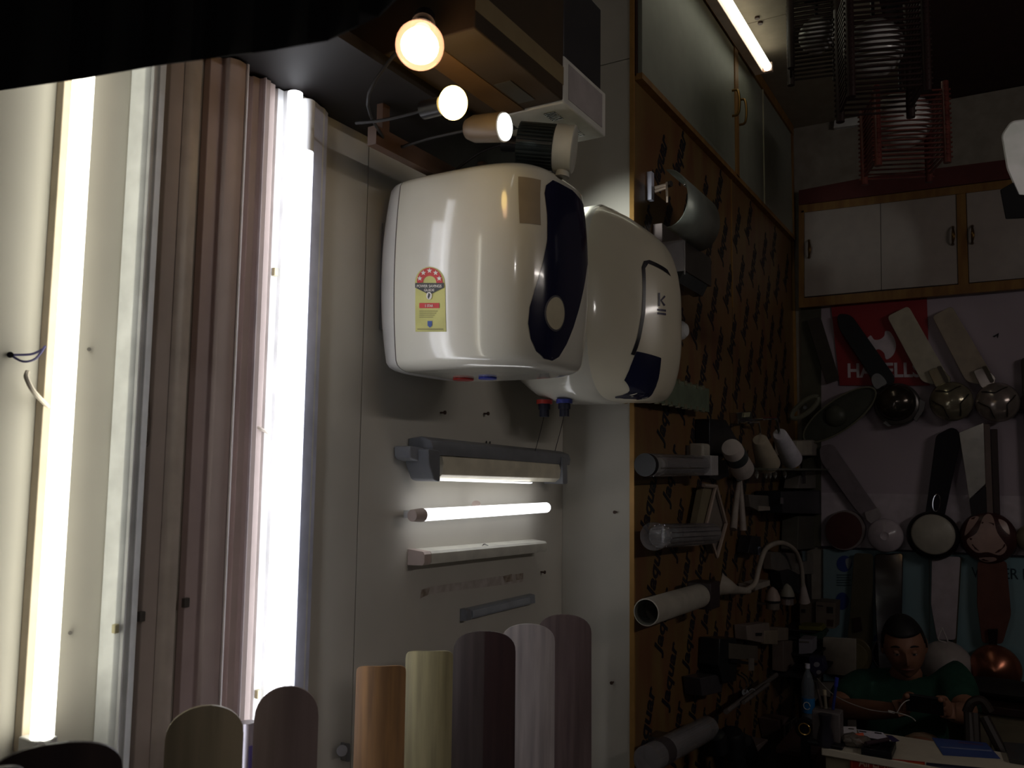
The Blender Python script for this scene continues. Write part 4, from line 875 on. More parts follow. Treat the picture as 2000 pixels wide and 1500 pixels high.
# chrome twin lamp
T = thing('twin_wall_lamp', 'chrome bracket lamp with two white cone shades over the glass shelf', 'wall lamp', P(1480, 820))
part('bracket', MB().slab(P, [(1440, 806), (1468, 803), (1470, 826), (1442, 828)], 0.03, 0.028), CHROME, T, 0.001)
part('bracket_plate', MB().slab(P, [(1455, 806), (1466, 805), (1464, 814), (1453, 815)], 0.034, 0.003), mat('cream_plate', (190, 186, 150), 0.3), T)
part('arm', MB().tube([P(1446, 826, 0.03), P(1462, 826, 0.10), P(1481, 825, 0.12), P(1487, 860, 0.12)], 0.0045, 8), CHROME, T)
part('arm', MB().tube([P(1464, 822, 0.03), P(1490, 818, 0.10), P(1516, 817, 0.12), P(1523, 850, 0.12)], 0.0055, 8), CHROME, T)
def cone(T, a, b, r0, r1, off, m, nm='shade'):
    A_, B_ = P(*a, off), P(*b, off); ax = B_ - A_
    part(nm, MB().lathe([(0.0, 0), (r0 * 0.8, 0.001), (r0, 0.008), (r1, ax.length)], A_, ax, 24, closed=False), m, T)
    return A_, B_, ax
cone(T, (1483, 858), (1500, 906), 0.028, 0.044, 0.12, mat('beige_shade', (182, 170, 150), 0.4))
cone(T, (1522, 848), (1546, 896), 0.028, 0.042, 0.12, mat('white_shade', (232, 228, 240), 0.35))
# white diamond frame
T = thing('diamond_lamp', 'white-rimmed diamond panel lamp between the two glass cylinders', 'wall lamp', P(1390, 1018))
part('panel', MB().slab(P, [(1386, 955), (1400, 955), (1416, 1022), (1400, 1082), (1384, 1040), (1370, 1022)], 0.035, 0.03), mat('panel_taupe', (130, 120, 112), 0.5), T, 0.001)
for a, b in (((1399, 950), (1418, 1022)), ((1418, 1022), (1400, 1088)), ((1400, 1088), (1386, 1045)), ((1397, 952), (1378, 1030)), ((1374, 948), (1399, 950))):
    part('rim', MB().tube([P(*a, 0.045), P(*b, 0.045)], 0.0065, 6), mat('pink_beige_rim', (178, 160, 148), 0.45), T)
part('side_face', MB().slab(P, [(1374, 950), (1396, 952), (1376, 1024), (1360, 1022)], 0.037, 0.02), mat('khaki_side', (132, 122, 98), 0.5), T)
# V-shaped CFL
T = thing('stick_lamp', 'two narrow white sticks spreading like a V below the banded spotlight', 'lamp', P(1442, 980))
part('stick', MB().tube([P(1444, 932, 0.04), P(1437, 985, 0.045), P(1432, 1034, 0.05)], [0.008, 0.011, 0.013], 10), mat('putty_white', (172, 160, 152), 0.45), T)
part('stick', MB().tube([P(1445, 932, 0.04), P(1448, 985, 0.045), P(1451, 1036, 0.05)], [0.008, 0.011, 0.013], 10), mat('putty_white', (172, 160, 152), 0.45), T)
part('mount', MB().cyl(P(1444, 934, 0.001), P(1444, 934, 0.05), 0.012), STEEL, T)
# gooseneck
T = thing('gooseneck_lamp', 'white gooseneck lamp arching over with a flared little head', 'lamp', P(1440, 1150))
GN = mat('gooseneck_white', (176, 166, 154), 0.45)
part('base', MB().tube([P(1406, 1142, 0.03), P(1420, 1146, 0.05), P(1438, 1152, 0.06), P(1462, 1154, 0.07)], [0.042, 0.026, 0.014, 0.011], 14, 4), GN, T)
part('neck', MB().tube([P(1455, 1154, 0.07), P(1474, 1140, 0.075), P(1482, 1110, 0.08), P(1496, 1072, 0.085), P(1526, 1060, 0.09), P(1553, 1076, 0.09), P(1565, 1108, 0.09), P(1568, 1145, 0.09)], 0.0095, 10, 6), GN, T)
A_, B_ = P(1568, 1140, 0.09), P(1571, 1176, 0.09); part('head', MB().lathe([(0.0095, 0), (0.013, 0.02), (0.024, (B_ - A_).length), (0.0, (B_ - A_).length)], A_, B_ - A_, 20), mat('head_pink', (196, 182, 178), 0.4), T)
# cone pair
for i, (x, y) in enumerate(((1509, 1160), (1537, 1152))):
    T = thing('dome_lamp', ['pinkish dome lamp with black rim, left of the pair inside the gooseneck arch', 'whitish dome lamp with black rim, right of the pair inside the gooseneck arch'][i], 'lamp', P(x, y, 0.05), 'small dome lamps on the glass shelf')
    c = P(x, y + 12, 0.06)
    part('dome', MB().lathe([(0.030, 0), (0.028, 0.016), (0.018, 0.038), (0.004, 0.050), (0, 0.051)], c, (0, 0, 1), 20), [mat('dome_pink', (176, 156, 146), 0.45), mat('dome_grey', (160, 156, 142), 0.45)][i], T)
    part('rim', MB().cyl(c - Vector((0, 0, 0.008)), c, 0.032), BLK, T)
    part('lower_glass', MB().cyl(c - Vector((0, 0, 0.034)), c - Vector((0, 0, 0.009)), 0.026), [mat('taupe_shell', (120, 110, 100), 0.4), mat('chrome_shell', (196, 184, 184), 0.2, 0.7)][i], T)
    part('wall_bracket', MB().box((XP + 0.001, c.y - 0.008, c.z - 0.02), (c.x - 0.02, c.y + 0.008, c.z - 0.012)), STEEL, T)
# glass shelf with crystal row
sh = thing('glass_shelf', 'glass shelf carrying the lamp samples along the yellow wall', 'shelf', P(1540, 915))
part('glass', MB().box((XP + 0.001, P(1466, 910, 0.1).y, P(1500, 914, 0.1).z - 0.008), (XP + 0.16, YB - 0.02, P(1500, 914, 0.1).z)), mat('shelf_glass', (112, 118, 104), 0.1, alpha=0.55), sh, 0.001)
zs2 = P(1500, 914, 0.1).z
for k, x in enumerate((1460, 1478, 1496, 1504, 1514, 1533)):
    c = P(x, 926, 0.09)
    T = thing('crystal_drop', '%s of the six crystal drops hanging under the glass shelf' % ['leftmost', 'second from left', 'third from left', 'fourth from left', 'fifth from left', 'rightmost'][k], 'crystal', c, 'crystal drops under the glass shelf')
    part('crystal', MB().lathe([(0.0, 0.016), (0.007, 0.008), (0.009, 0.0), (0.005, -0.012), (0, -0.018)], c, (0, 0, 1), 6), mat('crystal', (200, 200, 196), 0.05, 0.3), T, flat=True)
    part('pin', MB().cyl(c + Vector((0, 0, 0.016)), Vector((c.x, c.y, zs2 - 0.004)), 0.0015, seg=6), CHROME, T)
    if k in (0, 4): pass
def pbox(name, label, cat, q, front, th, m, group=None, extra=None, bevel=0.002):
    T = thing(name, label, cat, P(*q[0], 0), group); part('body', MB().slab(P, q, front, th), m, T, bevel)
    if extra:
        for nm, q2, f2, t2, m2 in extra: part(nm, MB().slab(P, q2, f2, t2), m2, T)
    return T
PW = mat('dusty_white', (168, 158, 148), 0.5); GR_ = mat('dusty_grey', (110, 104, 98), 0.5); DK = mat('deep_grey', (40, 38, 42), 0.45)
pbox('box_lamp', 'white box lamp with paler front square on the shelf at the wall corner', 'lamp', [(1555, 861), (1588, 859), (1602, 866), (1600, 890), (1556, 890)], 0.10, 0.09, PW, extra=[('face', [(1557, 862), (1586, 861), (1586, 888), (1557, 888)], 0.104, 0.003, mat('face_cream', (196, 188, 172), 0.5))])
pbox('bell_lamp', 'glassy bell lamp with chrome stem under the white box lamp', 'lamp', [(1562, 930), (1570, 920), (1592, 920), (1600, 954), (1558, 954)], 0.09, 0.06, mat('bell_grey', (128, 122, 116), 0.35), extra=[('stem', [(1566, 922), (1573, 921), (1574, 944), (1567, 944)], 0.096, 0.005, CHROME)])
pbox('bell_lamp', 'glassy bell lamp with chrome stem by the gooseneck arch', 'lamp', [(1568, 1096), (1578, 1080), (1596, 1080), (1604, 1120), (1566, 1122)], 0.07, 0.05, mat('bell_grey', (128, 122, 116), 0.35), extra=[('stem', [(1567, 1076), (1577, 1076), (1576, 1096), (1568, 1096)], 0.076, 0.005, CHROME), ('edge', [(1600, 1084), (1604, 1084), (1604, 1120), (1600, 1120)], 0.076, 0.005, CHROME)])
pbox('black_lamp', 'long black block lamp below the glass shelf', 'lamp', [(1526, 960), (1604, 958), (1605, 1004), (1528, 1002)], 0.11, 0.10, mat('blue_black', (28, 32, 38), 0.4), extra=[('knob', [(1526, 972), (1530, 972), (1530, 984), (1526, 984)], 0.115, 0.004, CHROME)])
pbox('tray_lamp', 'flat dark tray lamp left of the black block', 'lamp', [(1462, 966), (1516, 969), (1518, 996), (1482, 998), (1466, 990)], 0.06, 0.055, GR_, extra=[('strip', [(1482, 988), (1518, 990), (1518, 996), (1482, 998)], 0.064, 0.003, PW)])
pbox('shade_lamp', 'tall dim grey shade against the corner below the black block', 'lamp', [(1560, 1008), (1600, 1008), (1606, 1070), (1558, 1074)], 0.08, 0.07, mat('shade_dim', (92, 90, 82), 0.5))
pbox('dark_sconce', 'little dark sconce with bluish edge left of the gooseneck arch', 'wall lamp', [(1468, 1046), (1486, 1048), (1486, 1084), (1462, 1080)], 0.05, 0.045, DK, extra=[('edge', [(1482, 1068), (1487, 1068), (1486, 1084), (1481, 1084)], 0.054, 0.003, mat('blue_edge', (160, 168, 190), 0.3))])
pbox('black_lamp', 'black block lamp behind the gooseneck head', 'lamp', [(1523, 1116), (1542, 1112), (1562, 1122), (1562, 1160), (1530, 1150)], 0.05, 0.045, DK)
pbox('black_lamp', 'black block lamp right of the gooseneck head', 'lamp', [(1576, 1121), (1608, 1121), (1608, 1172), (1580, 1172)], 0.06, 0.055, DK)
pbox('fluted_shade', 'dim fluted glass shade inside the gooseneck arch', 'lamp', [(1506, 1078), (1554, 1080), (1556, 1110), (1530, 1118), (1508, 1112)], 0.04, 0.035, mat('fluted_grey', (122, 114, 108), 0.3))
pbox('flat_lamp', 'pale flat lamp pointing right from the gooseneck base', 'lamp', [(1474, 1142), (1504, 1133), (1504, 1144), (1476, 1154)], 0.07, 0.06, PW)
for i, (q, lab) in enumerate(((([1458, 1222], [1502, 1216], [1504, 1230], [1490, 1256], [1460, 1250]), 'tilted pale switch box, leftmost of the boxes below the dome lamps'), (([1494, 1232], [1519, 1231], [1519, 1259], [1494, 1258]), 'square pale box with its left edge behind the tilted one'), (([1521, 1226], [1540, 1226], [1540, 1250], [1521, 1252]), 'small pale box right of the square pale box'), (([1530, 1252], [1556, 1252], [1556, 1310], [1530, 1312]), 'tall upright taupe carton by the wall corner'))):
    pbox('switch_box', lab, 'box', [tuple(p) for p in q], 0.05 + 0.004 * i, 0.045, mat('box_taupe_%d' % i, [(142, 128, 120), (150, 136, 118), (134, 120, 108), (112, 98, 90)][i], 0.55), extra=[('slot', [(1477, 1236), (1489, 1236), (1488, 1242), (1477, 1242)], 0.053, 0.002, DK)] if i == 0 else None)
pbox('lantern_lamp', 'black lantern lamp with pale glass side below the switch boxes', 'lamp', [(1406, 1248), (1438, 1246), (1440, 1288), (1438, 1330), (1412, 1336), (1404, 1300)], 0.07, 0.065, BLK, extra=[('glass', [(1424, 1256), (1480, 1262), (1480, 1290), (1424, 1286)], 0.072, 0.02, mat('lantern_glass', (104, 96, 86), 0.3)), ('lamp_arm', [(1428, 1288), (1480, 1295), (1478, 1300), (1428, 1294)], 0.08, 0.008, BLK), ('catch', [(1464, 1286), (1473, 1286), (1473, 1310), (1464, 1310)], 0.083, 0.004, mat('catch_silver', (170, 160, 150), 0.3, 0.5))])
T = thing('curved_lamp', 'pair of thin curved chrome arms catching light', 'lamp', P(1455, 1335))
part('arm', MB().tube([P(1441, 1317, 0.07), P(1452, 1324, 0.075), P(1458, 1336, 0.075), P(1455, 1352, 0.07)], 0.003, 8, 5), CHROME, T)
part('arm', MB().tube([P(1448, 1314, 0.07), P(1459, 1322, 0.075), P(1464, 1336, 0.075)], 0.0025, 8, 5), CHROME, T)
part('base', MB().cyl(P(1456, 1353, 0.001), P(1456, 1353, 0.07), 0.012), STEEL, T)
pbox('smoked_lamp', 'dim smoked square lamp left of the curved chrome arms', 'lamp', [(1368, 1325), (1398, 1318), (1410, 1324), (1410, 1352), (1372, 1360)], 0.06, 0.055, mat('smoked_panel', (66, 62, 66), 0.35))
T = thing('picture_light', 'long slim clear rod lamp slanting up to the right', 'lamp', P(1450, 1370))
part('rod', MB().tube([P(1418, 1390, 0.08), P(1516, 1318, 0.08)], 0.009, 10), mat('rod_grey', (124, 116, 112), 0.2, alpha=0.8), T)
part('rod', MB().tube([P(1452, 1372, 0.10), P(1500, 1336, 0.10)], 0.007, 10), mat('rod_grey', (124, 116, 112), 0.2, alpha=0.8), T)
part('mount', MB().cyl(P(1470, 1352, 0.001), P(1470, 1352, 0.08), 0.012), STEEL, T)
T = thing('spotlight_cluster', 'cluster of matt black spotlights beside the slanting clear cylinder', 'spotlight', P(1430, 1460))
part('mount', MB().slab(P, [(1384, 1440), (1410, 1430), (1440, 1452), (1442, 1474), (1410, 1468), (1390, 1460)], 0.05, 0.048), BLK, T, 0.002)
for a, b, r_ in (((1398, 1432), (1404, 1462), 0.030), ((1428, 1426), (1432, 1470), 0.040), ((1450, 1446), (1462, 1478), 0.034), ((1436, 1480), (1444, 1512), 0.030)):
    A_, B_ = P(*a, 0.11), P(*b, 0.11); part('spot_head', MB().lathe([(0, 0), (r_ * 0.8, 0.004), (r_, 0.02), (r_, (B_ - A_).length), (r_ * 0.85, (B_ - A_).length + 0.004)], A_, B_ - A_, 22), BLK, T)
pbox('frosted_cube', 'frosted pinkish cube lamp at the bottom right of the black spotlights', 'lamp', [(1476, 1458), (1500, 1444), (1502, 1475), (1484, 1498), (1474, 1490)], 0.07, 0.065, mat('frosted_pink', (122, 108, 104), 0.5))
T = thing('double_frame', 'small double-pane chrome frame lamp at the bottom corner', 'lamp', P(1542, 1425))
for q in ([(1532, 1418), (1542, 1410), (1542, 1432), (1532, 1442)], [(1545, 1408), (1556, 1400), (1556, 1424), (1545, 1431)]):
    part('pane', MB().slab(P, q, 0.09, 0.01), mat('pane_grey', (86, 84, 80), 0.2), T)
    for i in range(4): part('frame_bar', MB().tube([P(*q[i], 0.094), P(*q[(i + 1) % 4], 0.094)], 0.0024, 6), mat('frame_silver', (190, 182, 176), 0.3, 0.4), T)
part('mount', MB().slab(P, [(1520, 1408), (1540, 1400), (1558, 1402), (1548, 1442), (1528, 1452)], 0.08, 0.075), mat('mount_rose', (112, 92, 86), 0.5), T)
# glass case in front of the samples
struct('trim_3', MB().box((XP, YB - 0.012, 0.01), (XP + 0.012, YB - 0.001, ZCAB)), GOLD)

# ================================================================== BACK WALL: SHEETS AND POSTERS
def sheet(name, label, q, off, m, cat='poster', parts=()):
    T = thing(name, label, cat, B(*q[0], 0)); part('sheet', MB().slab(B, q, off, 0.0015), m, T)
    return T
LAV = mat('lavender_sheet', (186, 172, 184), 0.6, var=0.05, scale=3)
GRSH = mat('grey_sheet', (112, 102, 92), 0.6, var=0.05, scale=3)
whs = sheet('display_board', 'pale lavender display board behind the two upper rows of fans', [(1604, 594), (2060, 556), (2060, 1092), (1604, 1068)], 0.012, LAV, 'board')
part('lower_panel', MB().slab(B, [(1604, 962), (2060, 970), (2060, 1090), (1604, 1067)], 0.014, 0.0015), mat('lavender_light', (204, 192, 202), 0.6), whs)
part('edge_strip', MB().slab(B, [(1604, 1066), (2060, 1088), (2060, 1092), (1604, 1070)], 0.018, 0.004), mat('dark_blue_strip', (46, 44, 62), 0.5), whs)
part('bird_mark', MB().slab(B, [(1939, 657), (1946, 653), (1951, 650), (1949, 661), (1947, 655), (1942, 659)], 0.015, 0.001), mat('mark_black', (30, 26, 34), 0.5), whs)
part('side_panel', MB().slab(B, [(1564, 600), (1604, 594), (1604, 1068), (1568, 1064)], 0.012, 0.002), mat('dim_olive', (86, 84, 70), 0.6), whs)
rp_ = sheet('red_poster', 'red poster with white emblem and partly hidden white letters under the wall cabinet', [(1622, 588), (1810, 572), (1816, 753), (1640, 753)], 0.020, mat('poster_red', (156, 44, 50), 0.5, var=0.04, scale=3))
PWH = mat('poster_white', (216, 204, 214), 0.5)
part('emblem', MB().slab(B, spoly([(1700, 655), (1707, 663), (1718, 663), (1727, 656), (1729, 647), (1738, 648), (1747, 662), (1750, 678), (1744, 694), (1731, 702), (1727, 690), (1717, 682), (1706, 683), (1690, 670)], 3), 0.022, 0.001), PWH, rp_)
a_, b_ = B(1656, 738, 0.0225), B(1800, 737, 0.0225)
part('lettering', MB().text('HAVELLS', a_, b_ - a_, (0, 0, 1), width=(b_ - a_).length, height=0.068, thick=0.0006, bold=0.03), PWH, rp_, flat=True)
bp = sheet('blue_poster', 'pale blue poster with round blue icons low on the left of the back wall', [(1608, 1072), (1814, 1078), (1816, 1330), (1608, 1330)], 0.012, mat('poster_aqua', (116, 150, 164), 0.55, rgb2=(128, 148, 152), scale=2))
for q, c_ in ((ell(1649, 1101, 15, 16, 20), 0), (ell(1645, 1174, 13, 17, 20), 0), (ell(1716, 1247, 9, 9, 16), 0)):
    part('icon', MB().slab(B, q, 0.014, 0.001), mat('icon_blue', (52, 70, 140), 0.5), bp)
part('icon_mark', MB().slab(B, spoly([(1652, 1092), (1661, 1090), (1662, 1100), (1657, 1112), (1652, 1102)], 3), 0.0155, 0.001), mat('icon_grey', (150, 158, 168), 0.5), bp)
for k in range(5): part('print_line', MB().slab(B, [(1634, 1122 + k * 5), (1662 - 4 * (k % 2), 1122 + k * 5), (1662 - 4 * (k % 2), 1124 + k * 5), (1634, 1124 + k * 5)], 0.0145, 0.001), mat('print_teal', (60, 84, 92), 0.5), bp)
wpo = sheet('aqua_poster', 'pale blue poster with dark letters behind the copper fan', [(1816, 1078), (2060, 1092), (2060, 1400), (1816, 1400)], 0.012, mat('poster_aqua2', (124, 164, 178), 0.55, rgb2=(138, 158, 160), scale=1.6))
a_, b_ = B(1898, 1128, 0.0145), B(2048, 1134, 0.0145)
part('lettering', MB().text('WATER HEATER', a_, b_ - a_, (0, 0, 1), width=(b_ - a_).length * 1.32, height=0.044, thick=0.0006), mat('letter_teal', (26, 50, 66), 0.5), wpo, flat=True)
# ================================================================== FANS ON THE BACK WALL
def fan_blade(T, q, off, m, rad=6, th=0.006, trim=None, nm='blade'):
    part(nm, MB().slab(B, rpoly(q, rad), off, th), m, T, 0.0015)
def hub(T, cx, cy, r, m, off=0.05, prof=None, nm='motor_housing', axis=(0, -1, 0)):
    c = B(cx, cy, off); k = (c - CAMP).dot(M3 @ Vector((0, 0, -1))) / FPX; rr_ = r * k
    prof = prof or [(0.0, 0.55), (0.25, 0.53), (0.5, 0.46), (0.75, 0.33), (0.92, 0.15), (1.0, 0.0), (0.96, -0.15), (0.6, -0.3)]
    part(nm, MB().lathe([(a * rr_, b * rr_) for a, b in prof], c, axis, 36), m, T, angle=60)
    part('canopy', MB().cyl(c + Vector((0, rr_ * 0.3, 0)), Vector((c.x, YB - 0.001, c.z)), rr_ * 0.35), BLK, T)
    return c, rr_
FGRP = 'ceiling fans mounted on the back display wall'
def fan(label, cx, cy, off=0.07): return thing('ceiling_fan', label, 'ceiling fan', B(cx, cy, off), FGRP)
def vol(q, off0, off1, m, T, nm='blade', rad=5, bevel=0.002): part(nm, MB().slab(B, rpoly(q, rad), off1, off1 - off0), m, T, bevel)
PEARL = mat('pearl_gold', (168, 160, 138), 0.18, 0.55); SILV = mat('pearl_silver', (176, 164, 158), 0.18, 0.55)
# row 1
T = fan('black-bladed fan with dark bronze dome over the red poster', 1750, 785)
vol([(1634, 612), (1662, 614), (1748, 736), (1745, 752), (1708, 752), (1700, 735), (1637, 640)], 0.055, 0.063, mat('blade_coal', (30, 32, 38), 0.5), T, rad=12)
part('bracket', MB().slab(B, spoly([(1703, 735), (1712, 729), (1722, 733), (1732, 748), (1722, 755), (1712, 760), (1703, 748)], 3), 0.078, 0.02), mat('bracket_silver', (150, 152, 156), 0.3, 0.5), T, 0.001)
hub(T, 1752, 790, 42, mat('ring_gunmetal', (110, 106, 104), 0.3, 0.6), 0.07, [(0.0, 0.1), (0.9, 0.1), (1.0, 0.0), (1.0, -0.2)], 'rim_ring')
hub(T, 1750, 786, 36, mat('bronze_dome', (92, 84, 78), 0.16, 0.7), 0.085)
part('blade_stub', MB().slab(B, [(1796, 778), (1808, 786), (1804, 802), (1790, 824), (1784, 818), (1794, 800)], 0.08, 0.012), mat('stub_grey', (110, 108, 110), 0.35, 0.4), T, 0.001)
part('blade_stub', MB().slab(B, [(1730, 822), (1741, 832), (1735, 834), (1724, 826)], 0.08, 0.01), mat('stub_grey', (110, 108, 110), 0.35, 0.4), T, 0.001)
for (x0, lab, bm_, hx) in ((0, 'cream-bladed fan with yellow-gold pearl hub crossing the red poster', mat('blade_cream', (196, 188, 170), 0.4), PEARL), (90, 'taupe-bladed fan with silver pearl hub, right of the red poster', mat('blade_sand', (170, 156, 140), 0.4), SILV)):
    T = fan(lab, 1858 + x0, 783)
    dx, dy = x0 * 0.98, x0 * 0.02
    vol([(1732 + dx, 618), (1774 + dx * 0.96, 597), (1852 + dx, 735), (1826 + dx, 752), (1800 + dx * 0.98, 745)], 0.055, 0.064, bm_, T, rad=9)
    part('bracket', MB().slab(B, rpoly([(1812 + dx, 724), (1836 + dx, 716), (1858 + dx, 738), (1850 + dx, 757), (1828 + dx, 758)], 6), 0.088, 0.024), hx, T, 0.002)
    part('bracket_clip', MB().slab(B, rpoly([(1829 + dx, 716), (1838 + dx, 714), (1854 + dx, 745), (1846 + dx, 748)], 3), 0.094, 0.008), mat('clip_dark', (84, 76, 66), 0.4), T)
    c, rr_ = hub(T, 1858 + x0, 784 + dy, 39, hx, 0.085)
    for an in (100, 220, 340):
        pth = []
        for k in range(9):
            t = (k / 8 - 0.5) * 2; rx = 0.86 - 0.40 * (1 - t * t); A_ = R(an + t * 42)
            rad_ = rx; hh = 0.55 * math.sqrt(max(0, 1 - (rad_ * 0.97) ** 2)) + 0.02
            pth.append(c + Vector((math.cos(A_) * rad_ * rr_, -hh * rr_, math.sin(A_) * rad_ * rr_)))
        part('trim_line', MB().tube(pth, 0.0022, 6), mat('trim_dark', (44, 38, 34), 0.3), T)
T = fan('dim pale-bladed fan at the far left with a big oval canopy', 1640, 810)
part('blade', MB().slab(B, ell(1640, 810, 84, 30, 30, -35), 0.07, 0.012), mat('oval_dim', (74, 76, 66), 0.45), T, 0.001)
part('rim', MB().tube([B(x, y, 0.082) for x, y in ell(1640, 810, 84, 30, 36, -35)] + [B(*ell(1640, 810, 84, 30, 36, -35)[0], 0.082)], 0.004, 6), mat('rim_olive', (130, 128, 110), 0.4), T)
part('motor_housing', MB().sph(B(1632, 812, 0.07), (0.05, 0.03, 0.05)), mat('oval_dim2', (84, 86, 76), 0.4), T)
part('blade', MB().slab(B, rpoly([(1576, 625), (1602, 618), (1640, 742), (1614, 750)], 8), 0.05, 0.008), mat('blade_umber', (64, 56, 50), 0.5), T)
T = thing('ring_lamp', 'dim oval ring lamp standing out at the corner of the yellow wall', 'lamp', B(1574, 795, 0.2))
ring = ell(1572, 796, 32, 11, 30, -38); part('ring', MB().tube([B(x, y, 0.2) for x, y in ring] + [B(*ring[0], 0.2)], 0.011, 8), mat('ring_olive', (130, 130, 114), 0.4), T)
part('mount', MB().cyl(B(1572, 796, 0.2), B(1572, 790, 0.001), 0.008), STEEL, T)
# row 2
T = fan('lavender-grey fan blade slanting to a small white fluted hub', 1728, 1048)
vol([(1600, 872), (1626, 866), (1718, 1000), (1712, 1018), (1690, 1016), (1668, 992), (1602, 900)], 0.045, 0.053, mat('blade_lilac', (134, 122, 130), 0.45), T, rad=10)
part('bracket', MB().slab(B, rpoly([(1688, 1000), (1714, 992), (1722, 1008), (1706, 1026), (1692, 1016)], 4), 0.07, 0.018), mat('bracket_lilac', (156, 146, 148), 0.35), T, 0.002)
hub(T, 1729, 1046, 33, mat('hub_lilac', (196, 184, 192), 0.22), 0.07, [(0.0, 0.34), (0.2, 0.34), (0.24, 0.38), (0.28, 0.34), (0.55, 0.30), (0.6, 0.26), (0.9, 0.14), (1.0, 0.0), (0.96, -0.15), (0.6, -0.3)])
T = thing('disc_lamp', 'dark red round panel with grey rim beside the white fluted fan hub', 'lamp', B(1650, 1036, 0.03))
part('rim', MB().slab(B, ell(1650, 1036, 40, 39, 36), 0.045, 0.044), mat('rim_grey', (140, 128, 128), 0.4), T, 0.002)
part('face', MB().slab(B, ell(1648, 1036, 36, 36, 36), 0.048, 0.004), mat('face_maroon', (82, 42, 40), 0.45), T)
T = fan('glossy black-bladed fan with flat cream disc hub', 1822, 1044)
vol([(1828, 850), (1858, 834), (1872, 840), (1876, 860), (1844, 1012), (1806, 1010), (1812, 970)], 0.055, 0.075, mat('blade_gloss_black', (30, 26, 34), 0.14, coat=0.5), T, rad=8)
part('trim_loop', MB().tube([B(x, y, 0.078) for x, y in ell(1829, 982, 7, 17, 20, 6)] + [B(*ell(1829, 982, 7, 17, 20, 6)[0], 0.078)], 0.002, 6), CHROME, T)
hub(T, 1822, 1046, 47, mat('hub_black', (34, 30, 34), 0.3), 0.075, [(0.0, 0.2), (0.85, 0.2), (1.0, 0.05), (1.0, -0.25)])
hub(T, 1822, 1044, 39, mat('disc_cream', (186, 180, 168), 0.35), 0.098, [(0.0, 0.08), (0.92, 0.07), (1.0, 0.0), (1.0, -0.12)], 'cream_disc')
T = fan('silver and brown layered blade fan with tri-petal hub at the right', 1930, 1045)
vol([(1873, 845), (1921, 826), (1925, 945), (1893, 975)], 0.070, 0.082, mat('blade_steel', (206, 200, 194), 0.22, 0.6), T, rad=2)
vol([(1921, 828), (1933, 828), (1940, 1010), (1926, 1010)], 0.060, 0.074, mat('blade_mocha', (116, 98, 92), 0.4), T, rad=2)
vol([(1934, 838), (1948, 838), (1954, 1016), (1940, 1012)], 0.045, 0.060, mat('blade_umber2', (60, 44, 44), 0.4), T, rad=2)
vol([(1893, 975), (1926, 950), (1928, 1008), (1898, 1016)], 0.060, 0.078, mat('bracket_black', (34, 24, 28), 0.3), T, rad=3)
c, rr_ = hub(T, 1930, 1050, 50, mat('hub_maroon', (72, 42, 42), 0.3), 0.07, [(0.0, 0.3), (0.6, 0.27), (0.9, 0.14), (1.0, 0.0), (1.0, -0.25)])
PET = mat('petal_rose', (180, 150, 142), 0.3)
def petal(q): part('petal', wrap(raw_bvh(MB().lathe([(a * rr_, b * rr_) for a, b in [(0.0, 0.3), (0.6, 0.27), (0.9, 0.14), (1.0, 0.0), (1.0, -0.25)]], c, (0, -1, 0), 48)), [Vector((B(x, y, 0.09).x, 0, B(x, y, 0.09).z)) for x, y in q], (0, 1, 0), 0.0012, 0.02), PET, T, angle=60)
petal(spoly([(1922, 1008), (1938, 1008), (1948, 1040), (1966, 1068), (1954, 1084), (1930, 1078), (1906, 1078), (1888, 1056), (1908, 1040)], 4))
petal(spoly([(1894, 1014), (1912, 1010), (1900, 1030), (1884, 1046)], 4)); petal(spoly([(1950, 1014), (1966, 1022), (1972, 1044), (1958, 1032)], 4)); petal(spoly([(1912, 1090), (1940, 1088), (1946, 1094), (1926, 1098)], 4))
T = fan('gold fan hub half cut by the right edge of the photograph', 2010, 1050); hub(T, 2016, 1052, 28, PEARL, 0.07)
vol([(1994, 700), (2030, 690), (2050, 1020), (2010, 1030)], 0.045, 0.055, mat('blade_umber', (64, 56, 50), 0.5), T, rad=8)
T = fan('dark fan edge cut by the right edge of the photograph beside the silver hub', 2012, 790); hub(T, 2016, 790, 24, mat('hub_dark', (60, 46, 46), 0.4), 0.07)
# row 3
T = thing('fan_blade', 'dim olive-brown loose blade leaning on the blue poster', 'fan blade', B(1685, 1300, 0.03), 'loose blades on the back wall')
part('blade', MB().slab(B, rpoly([(1668, 1080), (1705, 1082), (1704, 1290), (1650, 1290), (1660, 1200)], 8), 0.045, 0.006), mat('blade_olive_dim', (80, 74, 56), 0.5), T, 0.001)
part('bracket', MB().slab(B, [(1665, 1208), (1680, 1205), (1684, 1232), (1668, 1236)], 0.055, 0.01), DKW, T)
T = thing('fan_blade', 'glossy near-black loose blade behind the seated man with a bright reflection', 'fan blade', B(1740, 1320, 0.03), 'loose blades on the back wall')
mbt = MB().slab(B, rpoly([(1708, 1082), (1764, 1080), (1764, 1320), (1724, 1320), (1712, 1180)], 8), 0.025, 0.008); zt_ = max(v.z for v in mbt.v)
for v in mbt.v: v.y -= (zt_ - v.z) * math.tan(R(11.3))
part('blade', mbt, mat('blade_gloss_brown', (40, 30, 34), 0.08, coat=0.8), T, 0.003)
T = fan('white-bladed fan with white cone hub behind the seated man\'s shoulder', 1850, 1290)
vol([(1820, 1086), (1876, 1088), (1866, 1250), (1830, 1250), (1818, 1180)], 0.05, 0.06, mat('blade_lavwhite', (190, 178, 186), 0.4), T, rad=5)
vol([(1874, 1090), (1878, 1090), (1868, 1258), (1861, 1258)], 0.03, 0.05, mat('edge_olive', (74, 66, 46), 0.5), T, rad=1)
